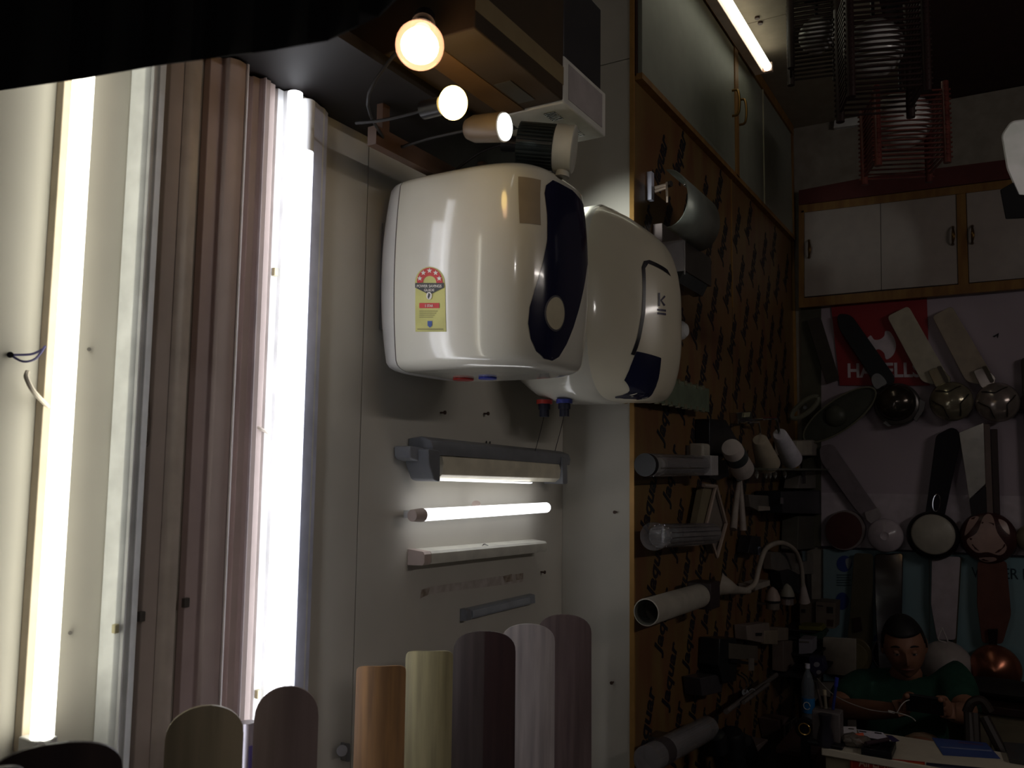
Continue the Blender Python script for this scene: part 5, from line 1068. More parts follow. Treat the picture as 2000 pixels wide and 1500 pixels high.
hub(T, 1848, 1300, 48, mat('hub_white', (178, 168, 166), 0.3), 0.09, [(0.0, 0.8), (0.15, 0.78), (0.45, 0.62), (0.7, 0.42), (0.92, 0.15), (1.0, 0.0), (0.96, -0.15), (0.6, -0.3)])
part('trim_loop', MB().tube([B(x, y, 0.10) for x, y in ((1840, 1226), (1832, 1246), (1834, 1251), (1850, 1256), (1851, 1252), (1840, 1226))], 0.003, 6), mat('trim_white', (214, 206, 206), 0.3), T)
T = fan('copper fan with brown blade and shiny copper hub before the dark letters', 1945, 1310)
vol([(1909, 1096), (1966, 1096), (1975, 1200), (1958, 1258), (1918, 1256), (1908, 1180)], 0.055, 0.066, mat('blade_copper', (112, 72, 62), 0.25, 0.2), T, rad=8)
part('bracket', MB().slab(B, rpoly([(1929, 1229), (1949, 1229), (1947, 1270), (1932, 1270)], 3), 0.085, 0.02), mat('bracket_coal', (40, 30, 30), 0.25, 0.4), T, 0.002)
part('neck', MB().tube([B(1937, 1262, 0.09), B(1938, 1286, 0.10)], 0.012, 12), COPPER, T)
hub(T, 1944, 1306, 46, COPPER, 0.09, [(0.0, 0.75), (0.15, 0.72), (0.4, 0.60), (0.75, 0.40), (0.96, 0.1), (1.0, 0.0), (0.96, -0.15), (0.6, -0.3)])
T = thing('square_panel', 'white square panel with glossy face left of the seated man', 'lamp', B(1640, 1285, 0.25))
def Bq(q, off, th, m, T, nm, bev=0.001): part(nm, MB().slab(B, q, off, th), m, T, bev)
Bq([(1607, 1244), (1672, 1248), (1672, 1322), (1607, 1316)], 0.25, 0.02, mat('panel_white', (172, 162, 150), 0.12, coat=0.5), T, 'face', 0.002)
Bq([(1610, 1248), (1669, 1251), (1669, 1318), (1610, 1313)], 0.23, 0.03, GR_, T, 'back_box')
part('stand', MB().cyl(B(1613, 1285, 0.22), B(1613, 1285, 0.001), 0.010), BLK, T)
T = thing('round_disc', 'olive round disc lamp peeking out behind the white square panel', 'lamp', B(1672, 1280, 0.06))
Bq(ell(1664, 1284, 40, 38, 32), 0.07, 0.066, mat('disc_olive', (104, 94, 66), 0.3), T, 'disc', 0.002); Bq(ell(1664, 1284, 30, 28, 28), 0.075, 0.006, mat('disc_olive2', (114, 104, 74), 0.3), T, 'face')
T = thing('ring_fan_hub', 'dark hub with thin pale ring just left of the man\'s ear', 'fan hub', B(1728, 1276, 0.06))
Bq(ell(1728, 1276, 24, 30, 28), 0.06, 0.056, mat('hub_black', (34, 30, 34), 0.3), T, 'hub', 0.002)
rg_ = ell(1728, 1276, 24, 30, 30); part('ring', MB().tube([B(x, y, 0.064) for x, y in rg_] + [B(*rg_[0], 0.064)], 0.003, 6), mat('ring_mauve', (130, 116, 124), 0.4), T)
# small cartons and bottle by the corner (on a side cabinet)
sc_top = B(1580, 1404, 0.75).z
T = thing('side_cabinet', 'low dark side cabinet in the far left corner behind the counter', 'cabinet', (XP + 0.30, 3.5, 0))
xs1 = XP + 0.27
part('body', MB().box((XP + 0.16, 3.02, 0.001), (xs1, 3.75, sc_top - 0.02)), DKW, T, 0.002); part('top', MB().box((XP + 0.16, 3.0, sc_top - 0.019), (xs1 + 0.02, 3.77, sc_top)), DBRN, T, 0.002)
def at_y(px, py, y): return hit(px, py, 1, y)
bo = at_y(1579, 1400, 3.35); bo.z = sc_top; kz = (bo - CAMP).dot(M3 @ Vector((0, 0, -1))) / FPX
T = thing('water_bottle', 'clear plastic water bottle with blue label by the corner', 'bottle', bo)
h_ = 112 * kz; r_ = 12.5 * kz
PET_ = mat('pet_plastic', (170, 182, 196), 0.12, trans=0.5, alpha=0.6)
part('body', MB().lathe([(0.0, 0.0), (r_ * 0.9, 0.002), (r_, 0.01), (r_ * 0.93, h_ * 0.2), (r_, h_ * 0.24), (r_, h_ * 0.42), (r_ * 0.92, h_ * 0.46), (r_, h_ * 0.5), (r_ * 0.92, h_ * 0.54), (r_, h_ * 0.58), (r_ * 0.92, h_ * 0.62), (r_ * 0.98, h_ * 0.66), (r_ * 0.6, h_ * 0.82), (r_ * 0.34, h_ * 0.88), (r_ * 0.34, h_ * 0.93)], bo, (0, 0, 1), 24), PET_, T)
part('cap', MB().cyl(bo + Vector((0, 0, h_ * 0.925)), bo + Vector((0, 0, h_)), r_ * 0.38), mat('cap_white', (220, 220, 235), 0.3), T)
part('label', MB().lathe([(r_ * 1.01, h_ * 0.18), (r_ * 1.02, h_ * 0.19), (r_ * 1.02, h_ * 0.42), (r_ * 1.01, h_ * 0.43)], bo, (0, 0, 1), 24, closed=False), mat('label_blue', (44, 124, 190), 0.4), T)
part('label_mark', MB().tube([bo + Vector((0, -r_ * 1.05, h_ * 0.31)) + Vector((math.cos(R(a)) * r_ * 0.5, 0, math.sin(R(a)) * r_ * 0.55)) for a in range(0, 360, 30)], 0.0016, 6), mat('print_white', (238, 234, 226), 0.5), T)
def carton(label, q, y, d, m, extra=(), cat='box', name='carton'):
    T = thing(name, label, cat, at_y(*q[3], y)); mb = MB().prism([at_y(x, yy_, y) for x, yy_ in q], (0, d, 0)); part('body', mb, m, T, 0.001)
    for nm, q2, m2 in extra: part(nm, MB().prism([at_y(x, yy_, y - 0.002) for x, yy_ in q2], (0, 0.0018, 0)), m2, T)
    return T
carton('beige carton with two dark printed squares under the gooseneck head', [(1562, 1177), (1592, 1177), (1592, 1229), (1562, 1230)], 3.95, 0.12, mat('carton_taupe', (108, 96, 84), 0.6), [('print', [(1565, 1190), (1573, 1190), (1573, 1197), (1565, 1197)], DK)])
carton('wider beige carton with two dark pictures, right of its neighbour', [(1593, 1175), (1632, 1178), (1630, 1228), (1593, 1227)], 3.93, 0.12, mat('carton_taupe2', (116, 104, 94), 0.6), [('print', [(1615, 1185), (1627, 1186), (1627, 1198), (1615, 1197)], DK), ('print', [(1615, 1210), (1628, 1211), (1627, 1224), (1615, 1223)], mat('print_maroon', (70, 48, 42), 0.5)), ('print_line', [(1596, 1182), (1608, 1183), (1608, 1185), (1596, 1184)], DK)])
carton('yellow-lidded green tub shelf edge below the beige cartons', [(1560, 1222), (1600, 1224), (1606, 1232), (1560, 1230)], 3.80, 0.10, mat('tub_yellow', (112, 108, 46), 0.5))
carton('dark green carton under the yellow strip', [(1562, 1231), (1608, 1233), (1606, 1248), (1562, 1246)], 3.82, 0.10, mat('carton_green', (48, 74, 62), 0.5))
carton('small pale carton above the water bottle', [(1560, 1248), (1586, 1250), (1586, 1276), (1560, 1278)], 3.70, 0.10, mat('carton_pale', (146, 142, 152), 0.5), [('side_print', [(1562, 1252), (1580, 1253), (1580, 1256), (1562, 1255)], GR_)])
carton('deep blue packet with two pale spots beside the water bottle', [(1580, 1284), (1606, 1286), (1612, 1310), (1592, 1322), (1580, 1306)], 3.55, 0.06, mat('packet_indigo', (46, 44, 76), 0.4), [('print_spot', ell(1595, 1298, 6, 5, 14), mat('spot_grey', (140, 138, 150), 0.5)), ('print_spot', ell(1599, 1313, 5, 4, 14), mat('spot_grey', (140, 138, 150), 0.5))], cat='packet', name='packet')
st = thing('corner_rack', 'slim dark rack holding the cartons in the far left corner', 'rack', (XP + 0.12, 3.8, 0))
xr0 = XP + 0.014
part('upright', MB().box((xr0, 4.10, 0.001), (xr0 + 0.03, 4.13, at_y(1580, 1170, 3.95).z)), DK, st)
for nm_y, yy_ in ((1231, 3.8), (1248, 3.82), (1279, 3.7), (1323, 3.55)):
    p = at_y(1585, nm_y, yy_); part('shelf', MB().box((xr0, yy_, p.z - 0.010), (p.x + 0.02, 4.10, p.z - 0.002)), DK, st)
# ================================================================== COUNTER
zc1 = CZ - 0.82
cbk, cfr = [HZ(x, y, zc1) for x, y in ((1645, 1419), (2000, 1450))], [HZ(x, y, zc1) for x, y in ((1597, 1466), (1660, 1475))]
yb_c, yf_c = cbk[0].y, HZ(1740, 1484, zc1).y
xl_c = HZ(1600, 1466, zc1).x
CT = mat('counter_cream', (214, 204, 186), 0.4, var=0.05)
T = thing('service_counter', 'cream-topped shop counter with red and navy signs on its front', 'counter', (xl_c + 0.5, yf_c + 0.15, 0))
part('worktop', MB().box((xl_c, yf_c, zc1 - 0.022), (xl_c + 1.9, yb_c, zc1)), CT, T, 0.003)
part('front_panel', MB().box((xl_c + 0.01, yf_c + 0.012, 0.001), (xl_c + 1.88, yf_c + 0.03, zc1 - 0.023)), mat('counter_front', (128, 118, 98), 0.5), T)
part('side_panel', MB().box((xl_c + 0.01, yf_c + 0.031, 0.001), (xl_c + 0.03, yb_c - 0.01, zc1 - 0.023)), mat('counter_front', (128, 118, 98), 0.5), T)
def CF(px, py, off=0.0): return hit(px, py, 1, yf_c + 0.012 - off)
sg = thing('shop_sign', 'red sign with white lettering on the counter front', 'sign', CF(1730, 1490, 0.004))
part('board', MB().prism([CF(x, y, 0.006) for x, y in ((1660, 1475), (1806, 1489), (1806, 1560), (1660, 1545))], (0, 0.005, 0)), mat('sign_red', (158, 46, 34), 0.5), sg)
part('border', MB().tube([CF(x, y, 0.007) for x, y in ((1663, 1540), (1664, 1479), (1803, 1492), (1803, 1550))], 0.0015, 6), mat('sign_orange', (190, 96, 50), 0.5), sg)
a_, b_ = CF(1677, 1502, 0.0075), CF(1790, 1512, 0.0075)
part('lettering', MB().text("All Light's Are", a_, b_ - a_, (0, 0, 1), width=(b_ - a_).length, height=0.032, thick=0.0006, bold=0.02), mat('sign_letter', (196, 160, 140), 0.5), sg, flat=True)
sg = thing('shop_sign', 'navy sign on the counter front right of the red one', 'sign', CF(1900, 1500, 0.004))
part('board', MB().prism([CF(x, y, 0.006) for x, y in ((1809, 1490), (2060, 1514), (2060, 1580), (1809, 1560))], (0, 0.005, 0)), mat('sign_navy', (44, 46, 66), 0.5), sg)
part('stripe', MB().prism([CF(x, y, 0.0075) for x, y in ((1816, 1495), (2060, 1518), (2060, 1521), (1816, 1498))], (0, 0.001, 0)), mat('sign_grey', (84, 86, 104), 0.5), sg)
def CTp(px, py, h=0.0): return HZ(px, py, zc1 + h)
def ctflat(name, label, cat, q, m, h=0.001, th=0.0008, parts=()):
    T = thing(name, label, cat, CTp(*q[0], h)); part('sheet', MB().prism([CTp(x, y, h) for x, y in q], (0, 0, th)), m, T)
    for nm, q2, m2 in parts: part(nm, MB().prism([CTp(x, y, h + th + 0.0003) for x, y in q2], (0, 0, 0.0004)), m2, T)
PAP = mat('paper_white', (244, 240, 250), 0.6, var=0.03)
ctflat('paper', 'white receipt at the left end of the counter', 'paper', [(1641, 1419), (1672, 1420), (1676, 1446), (1641, 1434)], PAP, parts=[('print', [(1657, 1422), (1668, 1423), (1668, 1425), (1657, 1424)], GR_)])
ctflat('paper', 'white printed form beside the black tray on the counter', 'paper', [(1675, 1425), (1724, 1431), (1742, 1450), (1684, 1446)], mat('paper_white2', (232, 228, 244), 0.6), 0.003, parts=[('print', [(1678, 1427), (1692, 1429), (1692, 1431), (1678, 1429)], DK), ('print', [(1708, 1430), (1722, 1432), (1722, 1434), (1708, 1432)], DK)])
ctflat('card', 'dark violet card under the printed form', 'card', [(1731, 1436), (1742, 1437), (1757, 1447), (1744, 1450)], mat('card_violet', (60, 50, 96), 0.5))
ctflat('brochure', 'blue brochure lying on the counter right of the man\'s knee', 'brochure', [(1820, 1441), (1926, 1451), (1954, 1482), (1842, 1475)], mat('brochure_blue', (58, 70, 132), 0.4, rgb2=(66, 92, 158), scale=6), 0.001, parts=[('print', [(1836, 1458), (1936, 1465), (1938, 1468), (1838, 1460)], mat('brochure_line', (130, 140, 176), 0.5)), ('print', [(1872, 1449), (1920, 1454), (1920, 1456), (1872, 1451)], mat('brochure_mark', (96, 74, 110), 0.5))])
ctflat('folder', 'dark glassy tray cut by the right edge on the counter', 'tray', [(1960, 1457), (2020, 1462), (2036, 1500), (1972, 1490)], mat('tray_dark', (60, 58, 58), 0.3), 0.001, 0.012)
tr = thing('stationery_tray', 'black stationery tray with a pen across it on the counter', 'tray', CTp(1712, 1468))
t0_, t1_ = CTp(1682, 1474), CTp(1746, 1474); tw = t1_.x - t0_.x; ty = t0_.y
part('base', MB().box((t0_.x, ty, zc1 + 0.001), (t0_.x + tw, ty + 0.11, zc1 + 0.006)), BLK, tr)
for q in (((0, 0), (tw, 0.006)), ((0, 0.104), (tw, 0.11)), ((0, 0.006), (0.006, 0.104)), ((tw - 0.006, 0.006), (tw, 0.104)), ((tw * 0.5, 0.006), (tw * 0.5 + 0.004, 0.104))):
    part('rim', MB().box((t0_.x + q[0][0], ty + q[0][1], zc1 + 0.006), (t0_.x + q[1][0], ty + q[1][1], zc1 + 0.020)), BLK, tr, 0.001)
single('pen', MB().cyl((t0_.x + 0.01, ty + 0.02, zc1 + 0.027), (t0_.x + tw * 0.75, ty + 0.095, zc1 + 0.028), 0.006, seg=12), mat('pen_brown', (64, 50, 56), 0.35), 'dark pen lying across the black stationery tray', 'pen')
rc = CTp(1668, 1462, 0.0); T = thing('crumpled_wrap', 'crumpled clear wrapper with an orange scrap at the left of the tray', 'wrapper', rc)
mbw = MB(); mbw.sph(rc + Vector((0, 0.02, 0.018)), (0.045, 0.035, 0.017), 14, 8)
for v in mbw.v: v += Vector((random.uniform(-.006, .006), random.uniform(-.006, .006), random.uniform(-.002, .004)))
part('wrap', mbw, mat('wrap_grey', (120, 112, 104), 0.2, alpha=0.8), T, flat=True)
part('scrap', MB().prism([rc + Vector(v) for v in ((-0.004, 0.03, 0.034), (0.02, 0.035, 0.040), (0.028, 0.03, 0.012), (0.004, 0.02, 0.010))], (0.002, -0.003, 0)), mat('scrap_orange', (214, 92, 60), 0.5), T)
ph = CTp(1614, 1455); T = thing('pen_holder', 'grey pen stand with a dark waisted front at the counter\'s left end', 'pen holder', ph)
w_ = 0.040
part('cup', MB().box((ph.x - w_, ph.y, zc1 + 0.001), (ph.x + w_, ph.y + 0.06, zc1 + 0.095)), mat('cup_grey', (104, 96, 96), 0.45), T, 0.004)
part('waist', MB().lathe([(0.026, 0.0), (0.022, 0.03), (0.015, 0.06), (0.019, 0.09), (0.0, 0.092)], (ph.x, ph.y - 0.012, zc1 + 0.002), (0, 0, 1), 20), mat('waist_dark', (42, 40, 50), 0.3), T)
part('foot', MB().box((ph.x - w_ - 0.01, ph.y - 0.03, zc1 + 0.0005), (ph.x + w_ + 0.01, ph.y + 0.07, zc1 + 0.012)), BLK, T, 0.003)
for i, (dx, hh, c_, lab) in enumerate(((-0.024, 0.17, (80, 70, 66), 'brownish pen leaning left in the grey stand'), (-0.006, 0.15, (130, 120, 104), 'pale pencil in the middle of the grey stand'), (0.022, 0.19, (40, 52, 120), 'blue-capped pen in the right of the grey stand'))):
    a0 = Vector((ph.x + dx * 0.7, ph.y + 0.03, zc1 + 0.098)); a1 = Vector((ph.x + dx * 1.3, ph.y + 0.03, zc1 + hh))
    T2_ = thing('pen', lab, 'pen', a0, 'pens in the grey stand'); part('barrel', MB().cyl(a0, a1, 0.0045, seg=10), mat('pen_%d' % i, c_, 0.4), T2_); part('cap', MB().cyl(a1 - (a1 - a0) * 0.25, a1 + (a1 - a0) * 0.03, 0.0056, seg=10), mat('pencap_%d' % i, [(44, 36, 36), (180, 166, 140), (52, 66, 170)][i], 0.4), T2_)
T = thing('tape_reel', 'dark round reel with golden glint at the counter\'s left end', 'reel', at_y(1569, 1440, ph.y + 0.1))
c = at_y(1571, 1424, ph.y + 0.12); part('reel', MB().cyl(c, c + Vector((0, 0.03, 0)), 0.030, seg=24), BLK, T); part('gold_ring', MB().lathe([(0.010, 0), (0.018, -0.003), (0.020, -0.001)], c + Vector((0, 0.002, 0)), (0, 1, 0), 18, closed=False), mat('golden_metal', (214, 170, 90), 0.2, 0.5, emit=0), T)  # gold-coloured ring on the reel face
part('stand', MB().box((c.x - 0.012, c.y, 0.001), (c.x + 0.012, c.y + 0.03, c.z - 0.028)), BLK, T)

# ================================================================== SEATED PERSON
SKIN = mat('skin_brown', (148, 104, 82), 0.55, var=0.05, scale=30)
SHIRT = mat('shirt_green', (22, 66, 52), 0.8, var=0.12, scale=40, bump=0.1)
KHAKI = mat('khaki_cloth', (146, 122, 98), 0.85, var=0.08, scale=50, bump=0.1)
HAIR = mat('black_hair', (22, 19, 20), 0.6, var=0.3, scale=120, stretch=(1, 1, 0.3), bump=0.5)
def skin(name, nodes, edges, m, parent, sub=2, root=0):
    base = wloc(parent); me = bpy.data.meshes.new(name)
    me.from_pydata([tuple(Vector(c) - base) for c, r_ in nodes], edges, []); me.materials.append(m)
    o = bpy.data.objects.new(name, me); COL.objects.link(o); o.parent = parent
    md = o.modifiers.new('skin', 'SKIN'); md.use_smooth_shade = True; md.branch_smoothing = 0.4
    for i, (c, r_) in enumerate(nodes):
        sv = me.skin_vertices[0].data[i]; rr_ = r_ if isinstance(r_, tuple) else (r_, r_); sv.radius = rr_; sv.use_root = (i == root)
    s_ = o.modifiers.new('sub', 'SUBSURF'); s_.levels = sub; s_.render_levels = sub
    return o
Yt = 3.60
pc = at_y(1768, 1340, Yt); X0 = pc.x
person = thing('person', 'person with short black hair in a green shirt looking down at a phone', 'person', (X0, Yt, 0.30))
neck = at_y(1772, 1313, Yt - 0.02); shl = at_y(1682, 1334, Yt); shr = at_y(1856, 1330, Yt)
ell_ = at_y(1632, 1384, 3.42); wrl = at_y(1752, 1388, 3.24); hl = at_y(1768, 1376, 3.20)
elr = at_y(1890, 1392, 3.45); wrr = at_y(1858, 1394, 3.27); hr = at_y(1848, 1380, 3.21)
pel = Vector((X0 + 0.01, Yt + 0.02, 0.42)); bel = Vector((X0, Yt - 0.04, 0.56)); chest = Vector(((shl.x + shr.x) / 2, Yt - 0.01, neck.z - 0.13))
knR = at_y(1808, 1424, 3.13); knR.z -= 0.045; ftR = knR + Vector((-0.10, -0.02, -0.40)); 
knL = Vector((X0 - 0.16, 3.16, 0.55)); ftL = Vector((X0 - 0.16, 3.18, 0.09))
nodes = [(pel, 0.13), (bel, (0.15, 0.12)), (chest, (0.155, 0.11)), (neck + Vector((0, 0, -0.045)), 0.07), (neck + Vector((0, -0.01, 0.05)), 0.052),
         (shl, 0.058), ((shl + ell_) / 2, 0.048), (ell_, 0.042), ((ell_ + wrl) / 2, 0.039), (wrl, 0.027), (hl, (0.022, 0.034)),
         (shr, 0.058), ((shr + elr) / 2, 0.048), (elr, 0.042), ((elr + wrr) / 2, 0.039), (wrr, 0.027), (hr, (0.022, 0.034)),
         (pel + Vector((0.10, -0.08, 0)), 0.10), (knR, 0.062), (ftR + Vector((0, 0, 0.10)), 0.042), (ftR, 0.04),
         (pel + Vector((-0.10, -0.08, 0)), 0.10), (knL, 0.062), (ftL + Vector((0, 0, 0.06)), 0.042), (ftL, 0.04), (ftR + Vector((-0.02, -0.15, -0.02)), 0.03), (ftL + Vector((0, -0.15, -0.04)), 0.03)]
edges = [(0, 1), (1, 2), (2, 3), (3, 4), (2, 5), (5, 6), (6, 7), (7, 8), (8, 9), (9, 10), (2, 11), (11, 12), (12, 13), (13, 14), (14, 15), (15, 16),
         (0, 17), (17, 18), (18, 19), (19, 20), (20, 25), (0, 21), (21, 22), (22, 23), (23, 24), (24, 26)]
phc = (hl + hr) / 2 + Vector((0, -0.035, 0.012))
def fingers(hand, wrist, side, idx0):
    global nodes, edges
    fwd = (hand - wrist).normalized(); inward = Vector((side, 0, 0)); up = Vector((0, 0, 1))
    for k, ln in enumerate((0.070, 0.078, 0.072, 0.056)):
        root = hand + up * (0.020 - 0.016 * k) + Vector((0, 0.012, 0)); n0 = len(nodes)
        t = phc + Vector((-side * 0.052, 0.016, 0.022 - 0.018 * k))
        p1 = root + (t - root) * 0.45 + Vector((0, 0.016, 0)); p2 = root + (t - root) * 0.8 + Vector((0, 0.014, 0)); p3 = t + Vector((side * (ln - 0.05), 0, 0))
        nodes += [(root, 0.0095), (p1, 0.0092), (p2, 0.0085), (p3, 0.0075)]; edges += [(idx0, n0), (n0, n0 + 1), (n0 + 1, n0 + 2), (n0 + 2, n0 + 3)]
    n0 = len(nodes); r0 = wrist + (hand - wrist) * 0.5 + Vector((side * 0.014, -0.016, 0.012))
    t = phc + Vector((-side * 0.048, -0.022, 0.026)); nodes += [(r0, 0.013), (r0 + (t - r0) * 0.55 + Vector((0, -0.004, 0.014)), 0.0115), (t, 0.009)]
    edges += [(idx0, n0), (n0, n0 + 1), (n0 + 1, n0 + 2)]
fingers(hl, wrl, 1, 10); fingers(hr, wrr, -1, 16)
skin('body', nodes, edges, SKIN, person)
sn = [(pel, 0.150), (bel, (0.172, 0.145)), (chest, (0.178, 0.135)), (neck + Vector((0, 0.01, -0.035)), (0.082, 0.076)), (shl + Vector((0, 0, 0.004)), 0.078), (shl * 0.45 + ell_ * 0.55, 0.070), (shl * 0.22 + ell_ * 0.78, 0.064),
      (shr + Vector((0, 0, 0.004)), 0.078), (shr * 0.45 + elr * 0.55, 0.070), (shr * 0.22 + elr * 0.78, 0.064)]
skin('shirt', sn, [(0, 1), (1, 2), (2, 3), (2, 4), (4, 5), (5, 6), (2, 7), (7, 8), (8, 9)], SHIRT, person)
skin('trousers', [(pel + Vector((0, 0, -0.02)), 0.152), (pel + Vector((0.10, -0.10, 0.01)), 0.112), (knR + Vector((0, 0.02, 0.0)), 0.082), (knR + (ftR - knR) * 0.75, 0.058),
      (pel + Vector((-0.10, -0.10, 0.01)), 0.112), (knL, 0.080), (knL + (ftL - knL) * 0.8, 0.058)], [(0, 1), (1, 2), (2, 3), (0, 4), (4, 5), (5, 6)], KHAKI, person)
for f_ in (ftR, ftL): part('shoe', MB().sph(f_ + Vector((-0.01, -0.06, -0.035)), (0.045, 0.13, 0.038), 16, 10), BLK, person)
# head
hc = at_y(1766, 1262, Yt - 0.05); kz = (hc - CAMP).dot(M3 @ Vector((0, 0, -1))) / FPX
HW, HD, HH = 0.074, 0.094, 0.113
fy = Vector((0.16, -0.95, -0.22)).normalized(); fx = Vector((0.98, 0.16, 0.10)); fx = (fx - fy * fx.dot(fy)).normalized(); fz = fx.cross(fy); fz = fz if fz.z > 0 else -fz
def G(v, c, s_): return math.exp(-sum(((a - b) / w_) ** 2 for a, b, w_ in zip(v, c, s_)))
def headpt(u, k=1.0):
    x, y, z = u; e = Vector((x * HW, y * HD, z * HH))
    if z < 0: e.x *= 1 - 0.26 * (-z) ** 1.4; e.y *= 1 - (0.10 if y > 0 else 0.42) * (-z) ** 1.3
    if y > 0:
        e.y += 0.024 * G(u, (0, 1.0, -0.16), (0.13, 0.6, 0.16)) + 0.012 * G(u, (0, 1.0, 0.02), (0.09, 0.6, 0.2))
        e.y -= 0.012 * (G(u, (0.36, 0.9, 0.06), (0.17, 0.5, 0.12)) + G(u, (-0.36, 0.9, 0.06), (0.17, 0.5, 0.12)))
        e.y += 0.006 * G(u, (0, 0.95, 0.26), (0.55, 0.6, 0.10)) + 0.006 * G(u, (0, 0.8, -0.52), (0.22, 0.6, 0.10)) + 0.010 * G(u, (0, 0.6, -0.86), (0.28, 0.6, 0.16))
        e.y -= 0.004 * G(u, (0, 0.8, -0.66), (0.3, 0.6, 0.06))
    return e * k
def H(e): return hc + fx * e.x - fy * (-e.y) + fz * e.z
def grid(keep=None, k=1.0, n=44, m_=32):
    mb = MB(); pts = []; us = []
    for j in range(m_ + 1):
        t = math.pi * j / m_
        for i in range(n):
            a = 2 * math.pi * i / n; u = (math.sin(t) * math.sin(a), math.sin(t) * math.cos(a), math.cos(t)); us.append(u); pts.append(H(headpt(u, k)))
    fs = []
    for j in range(m_):
        for i in range(n):
            q = (j * n + i, j * n + (i + 1) % n, (j + 1) * n + (i + 1) % n, (j + 1) * n + i)
            if keep is None or all(keep(us[a]) for a in q): fs.append(q)
    return mb.add(pts, fs)
hd = part('head', grid(), SKIN, person, angle=80)
hr_o = part('hair', grid(lambda u: u[2] > 0.52 or (u[1] < 0.28 and u[2] > -0.05) or (u[1] < -0.2 and u[2] > -0.45), 1.075), HAIR, person, angle=80)
md = hr_o.modifiers.new('thick', 'SOLIDIFY'); md.thickness = 0.008; md.offset = -1
for s_ in (-1, 1):
    part('ear', MB().sph(H(Vector((s_ * HW * 0.99, -0.008, -0.002))), (0.008, 0.018, 0.029), 14, 10), SKIN, person)
    ec = H(Vector((s_ * 0.0285, HD * 0.80, 0.008)))
    part('eye', MB().sph(ec, 0.0115, 14, 10), mat('eye_white', (190, 182, 176), 0.3), person)
    part('iris', MB().sph(ec + fy * 0.0075 + fz * -0.002, 0.0055, 10, 8), BLK, person)
    part('eyelid', MB().sph(ec + fz * 0.003, (0.0135, 0.0125, 0.0100), 14, 10), SKIN, person)
    part('eyebrow', MB().tube([H(Vector((s_ * 0.012, HD * 0.945, 0.031))), H(Vector((s_ * 0.030, HD * 0.91, 0.036))), H(Vector((s_ * 0.047, HD * 0.80, 0.030)))], [0.0028, 0.0034, 0.0016], 8, 4), HAIR, person)
part('mouth', MB().tube([H(Vector((-0.022, HD * 0.80, -0.056))), H(Vector((0.0, HD * 0.885, -0.054))), H(Vector((0.022, HD * 0.80, -0.056)))], [0.002, 0.0048, 0.002], 8, 5), mat('lips', (120, 70, 62), 0.5), person)
# phone, cable
T = thing('phone', 'black phone held sideways in both hands of the seated person', 'phone', phc)
part('body', MB().obox(phc, (0.056, 0, 0), Vector((0, 0.004, 0.002)), Vector((0, -0.014, 0.030))), BLK, T, 0.002)
part('camera_bump', MB().cyl(phc + Vector((-0.042, -0.004, 0.016)), phc + Vector((-0.042, -0.010, 0.013)), 0.006), DK, T)
part('screen', MB().obox(phc + Vector((0, 0.0049, 0.0024)), (0.052, 0, 0), Vector((0, 0.0004, 0.0002)), Vector((0, -0.012, 0.026))), mat('phone_screen', (30, 32, 38), 0.1), T)
CAB = mat('cable_white', (206, 200, 196), 0.45)
T = thing('charging_cable', 'thin white earphone cable draped across the person\'s forearm to the phone', 'cable', at_y(1748, 1392, 3.15))
part('cord', MB().tube([at_y(1596, 1325, 3.5), at_y(1622, 1352, 3.32), at_y(1650, 1369, 3.26), at_y(1690, 1384, 3.20), at_y(1722, 1390, 3.17), at_y(1740, 1391, 3.15), at_y(1756, 1393, 3.13), at_y(1778, 1400, 3.12), at_y(1788, 1408, 3.10)], 0.0018, 6, 6), CAB, T)
part('cord', MB().tube([at_y(1752, 1392, 3.14), at_y(1760, 1378, 3.14), at_y(1768, 1370, 3.15), at_y(1776, 1367, 3.16)], 0.0016, 6, 6), CAB, T)
part('splitter', MB().obox(at_y(1741, 1390.5, 3.148), (0.010, 0, -0.001), (0, 0.003, 0), (0, 0, 0.0036)), mat('cable_plug', (226, 222, 218), 0.4), T, 0.001)
T = thing('stool', 'low stool under the seated person behind the counter', 'stool', (X0, Yt + 0.03, 0))
part('seat', MB().cyl((X0 + 0.01, Yt + 0.05, 0.245), (X0 + 0.01, Yt + 0.05, 0.275), 0.19, seg=28), DKW, T, 0.004)
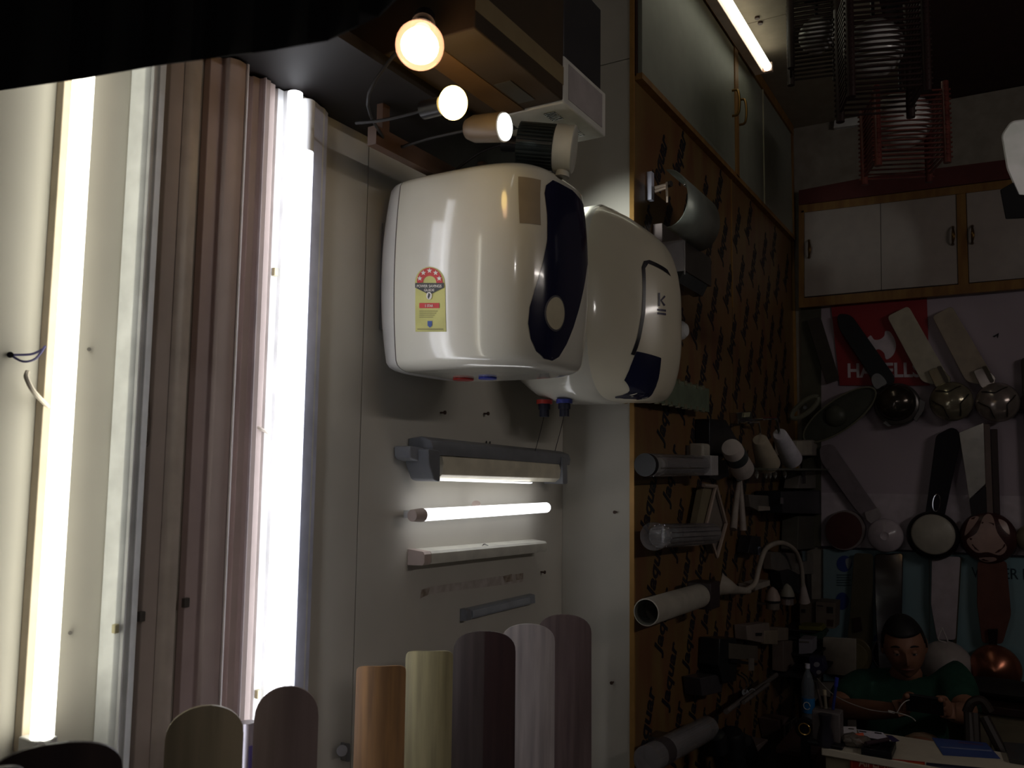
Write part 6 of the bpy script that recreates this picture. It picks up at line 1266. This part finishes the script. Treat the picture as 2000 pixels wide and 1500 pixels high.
for sx in (-1, 1):
    for sy in (-1, 1): part('leg', MB().cyl((X0 + 0.01 + sx * 0.14, Yt + 0.05 + sy * 0.14, 0.001), (X0 + 0.01 + sx * 0.10, Yt + 0.05 + sy * 0.10, 0.245), 0.014), DKW, T)
# low furniture at right behind counter
yd = 3.75
T = thing('low_cabinet', 'low beige cabinet with a dark top edge at the right behind the counter', 'cabinet', at_y(1960, 1470, yd))
zt_ = at_y(1960, 1380, yd).z; xl_ = at_y(1905, 1400, yd).x
part('body', MB().box((xl_, yd, 0.001), (1.2, 4.08, zt_ - 0.03)), mat('low_beige', (122, 112, 92), 0.55), T, 0.002)
part('top', MB().box((xl_ - 0.02, yd - 0.02, zt_ - 0.03), (1.22, 4.09, zt_)), DKW, T, 0.003)
part('drawer', MB().box((xl_ + 0.05, yd - 0.008, zt_ - 0.30), (1.15, yd - 0.0005, zt_ - 0.06)), mat('low_beige', (122, 112, 92), 0.55), T, 0.002)
single('dark_bundle', MB().sph(Vector((at_y(1955, 1355, yd + 0.12).x, yd + 0.14, zt_ + 0.034)), (0.20, 0.10, 0.034), 20, 10), mat('bundle_black', (34, 28, 28), 0.8, bump=0.4), 'dark cloth bundle on the low beige cabinet under the copper fan', 'bundle')
T = thing('office_chair', 'dark folding chair arm and legs right of the seated person', 'chair', at_y(1900, 1460, 3.1))
CHM = mat('chair_dark', (46, 36, 32), 0.5)
part('back_frame', MB().tube([at_y(1888, 1392, 3.10), at_y(1898, 1372, 3.10), at_y(1918, 1368, 3.10), at_y(1934, 1390, 3.10)], 0.014, 8, 5), CHM, T)
for a, b in (((1902, 1392), (1906, 1470)), ((1922, 1400), (1962, 1478)), ((1893, 1392), (1896, 1460))):
    p, q = at_y(*a, 3.09), at_y(*b, 3.06); q2 = q + (q - p) * ((q.z - 0.002) / (p.z - q.z)); part('leg', MB().tube([p, q, q2], 0.016, 8), CHM, T)
part('seat', MB().box((at_y(1905, 1400, 3.1).x, 3.06, 0.44), (at_y(1905, 1400, 3.1).x + 0.34, 3.30, 0.47)), CHM, T, 0.004)
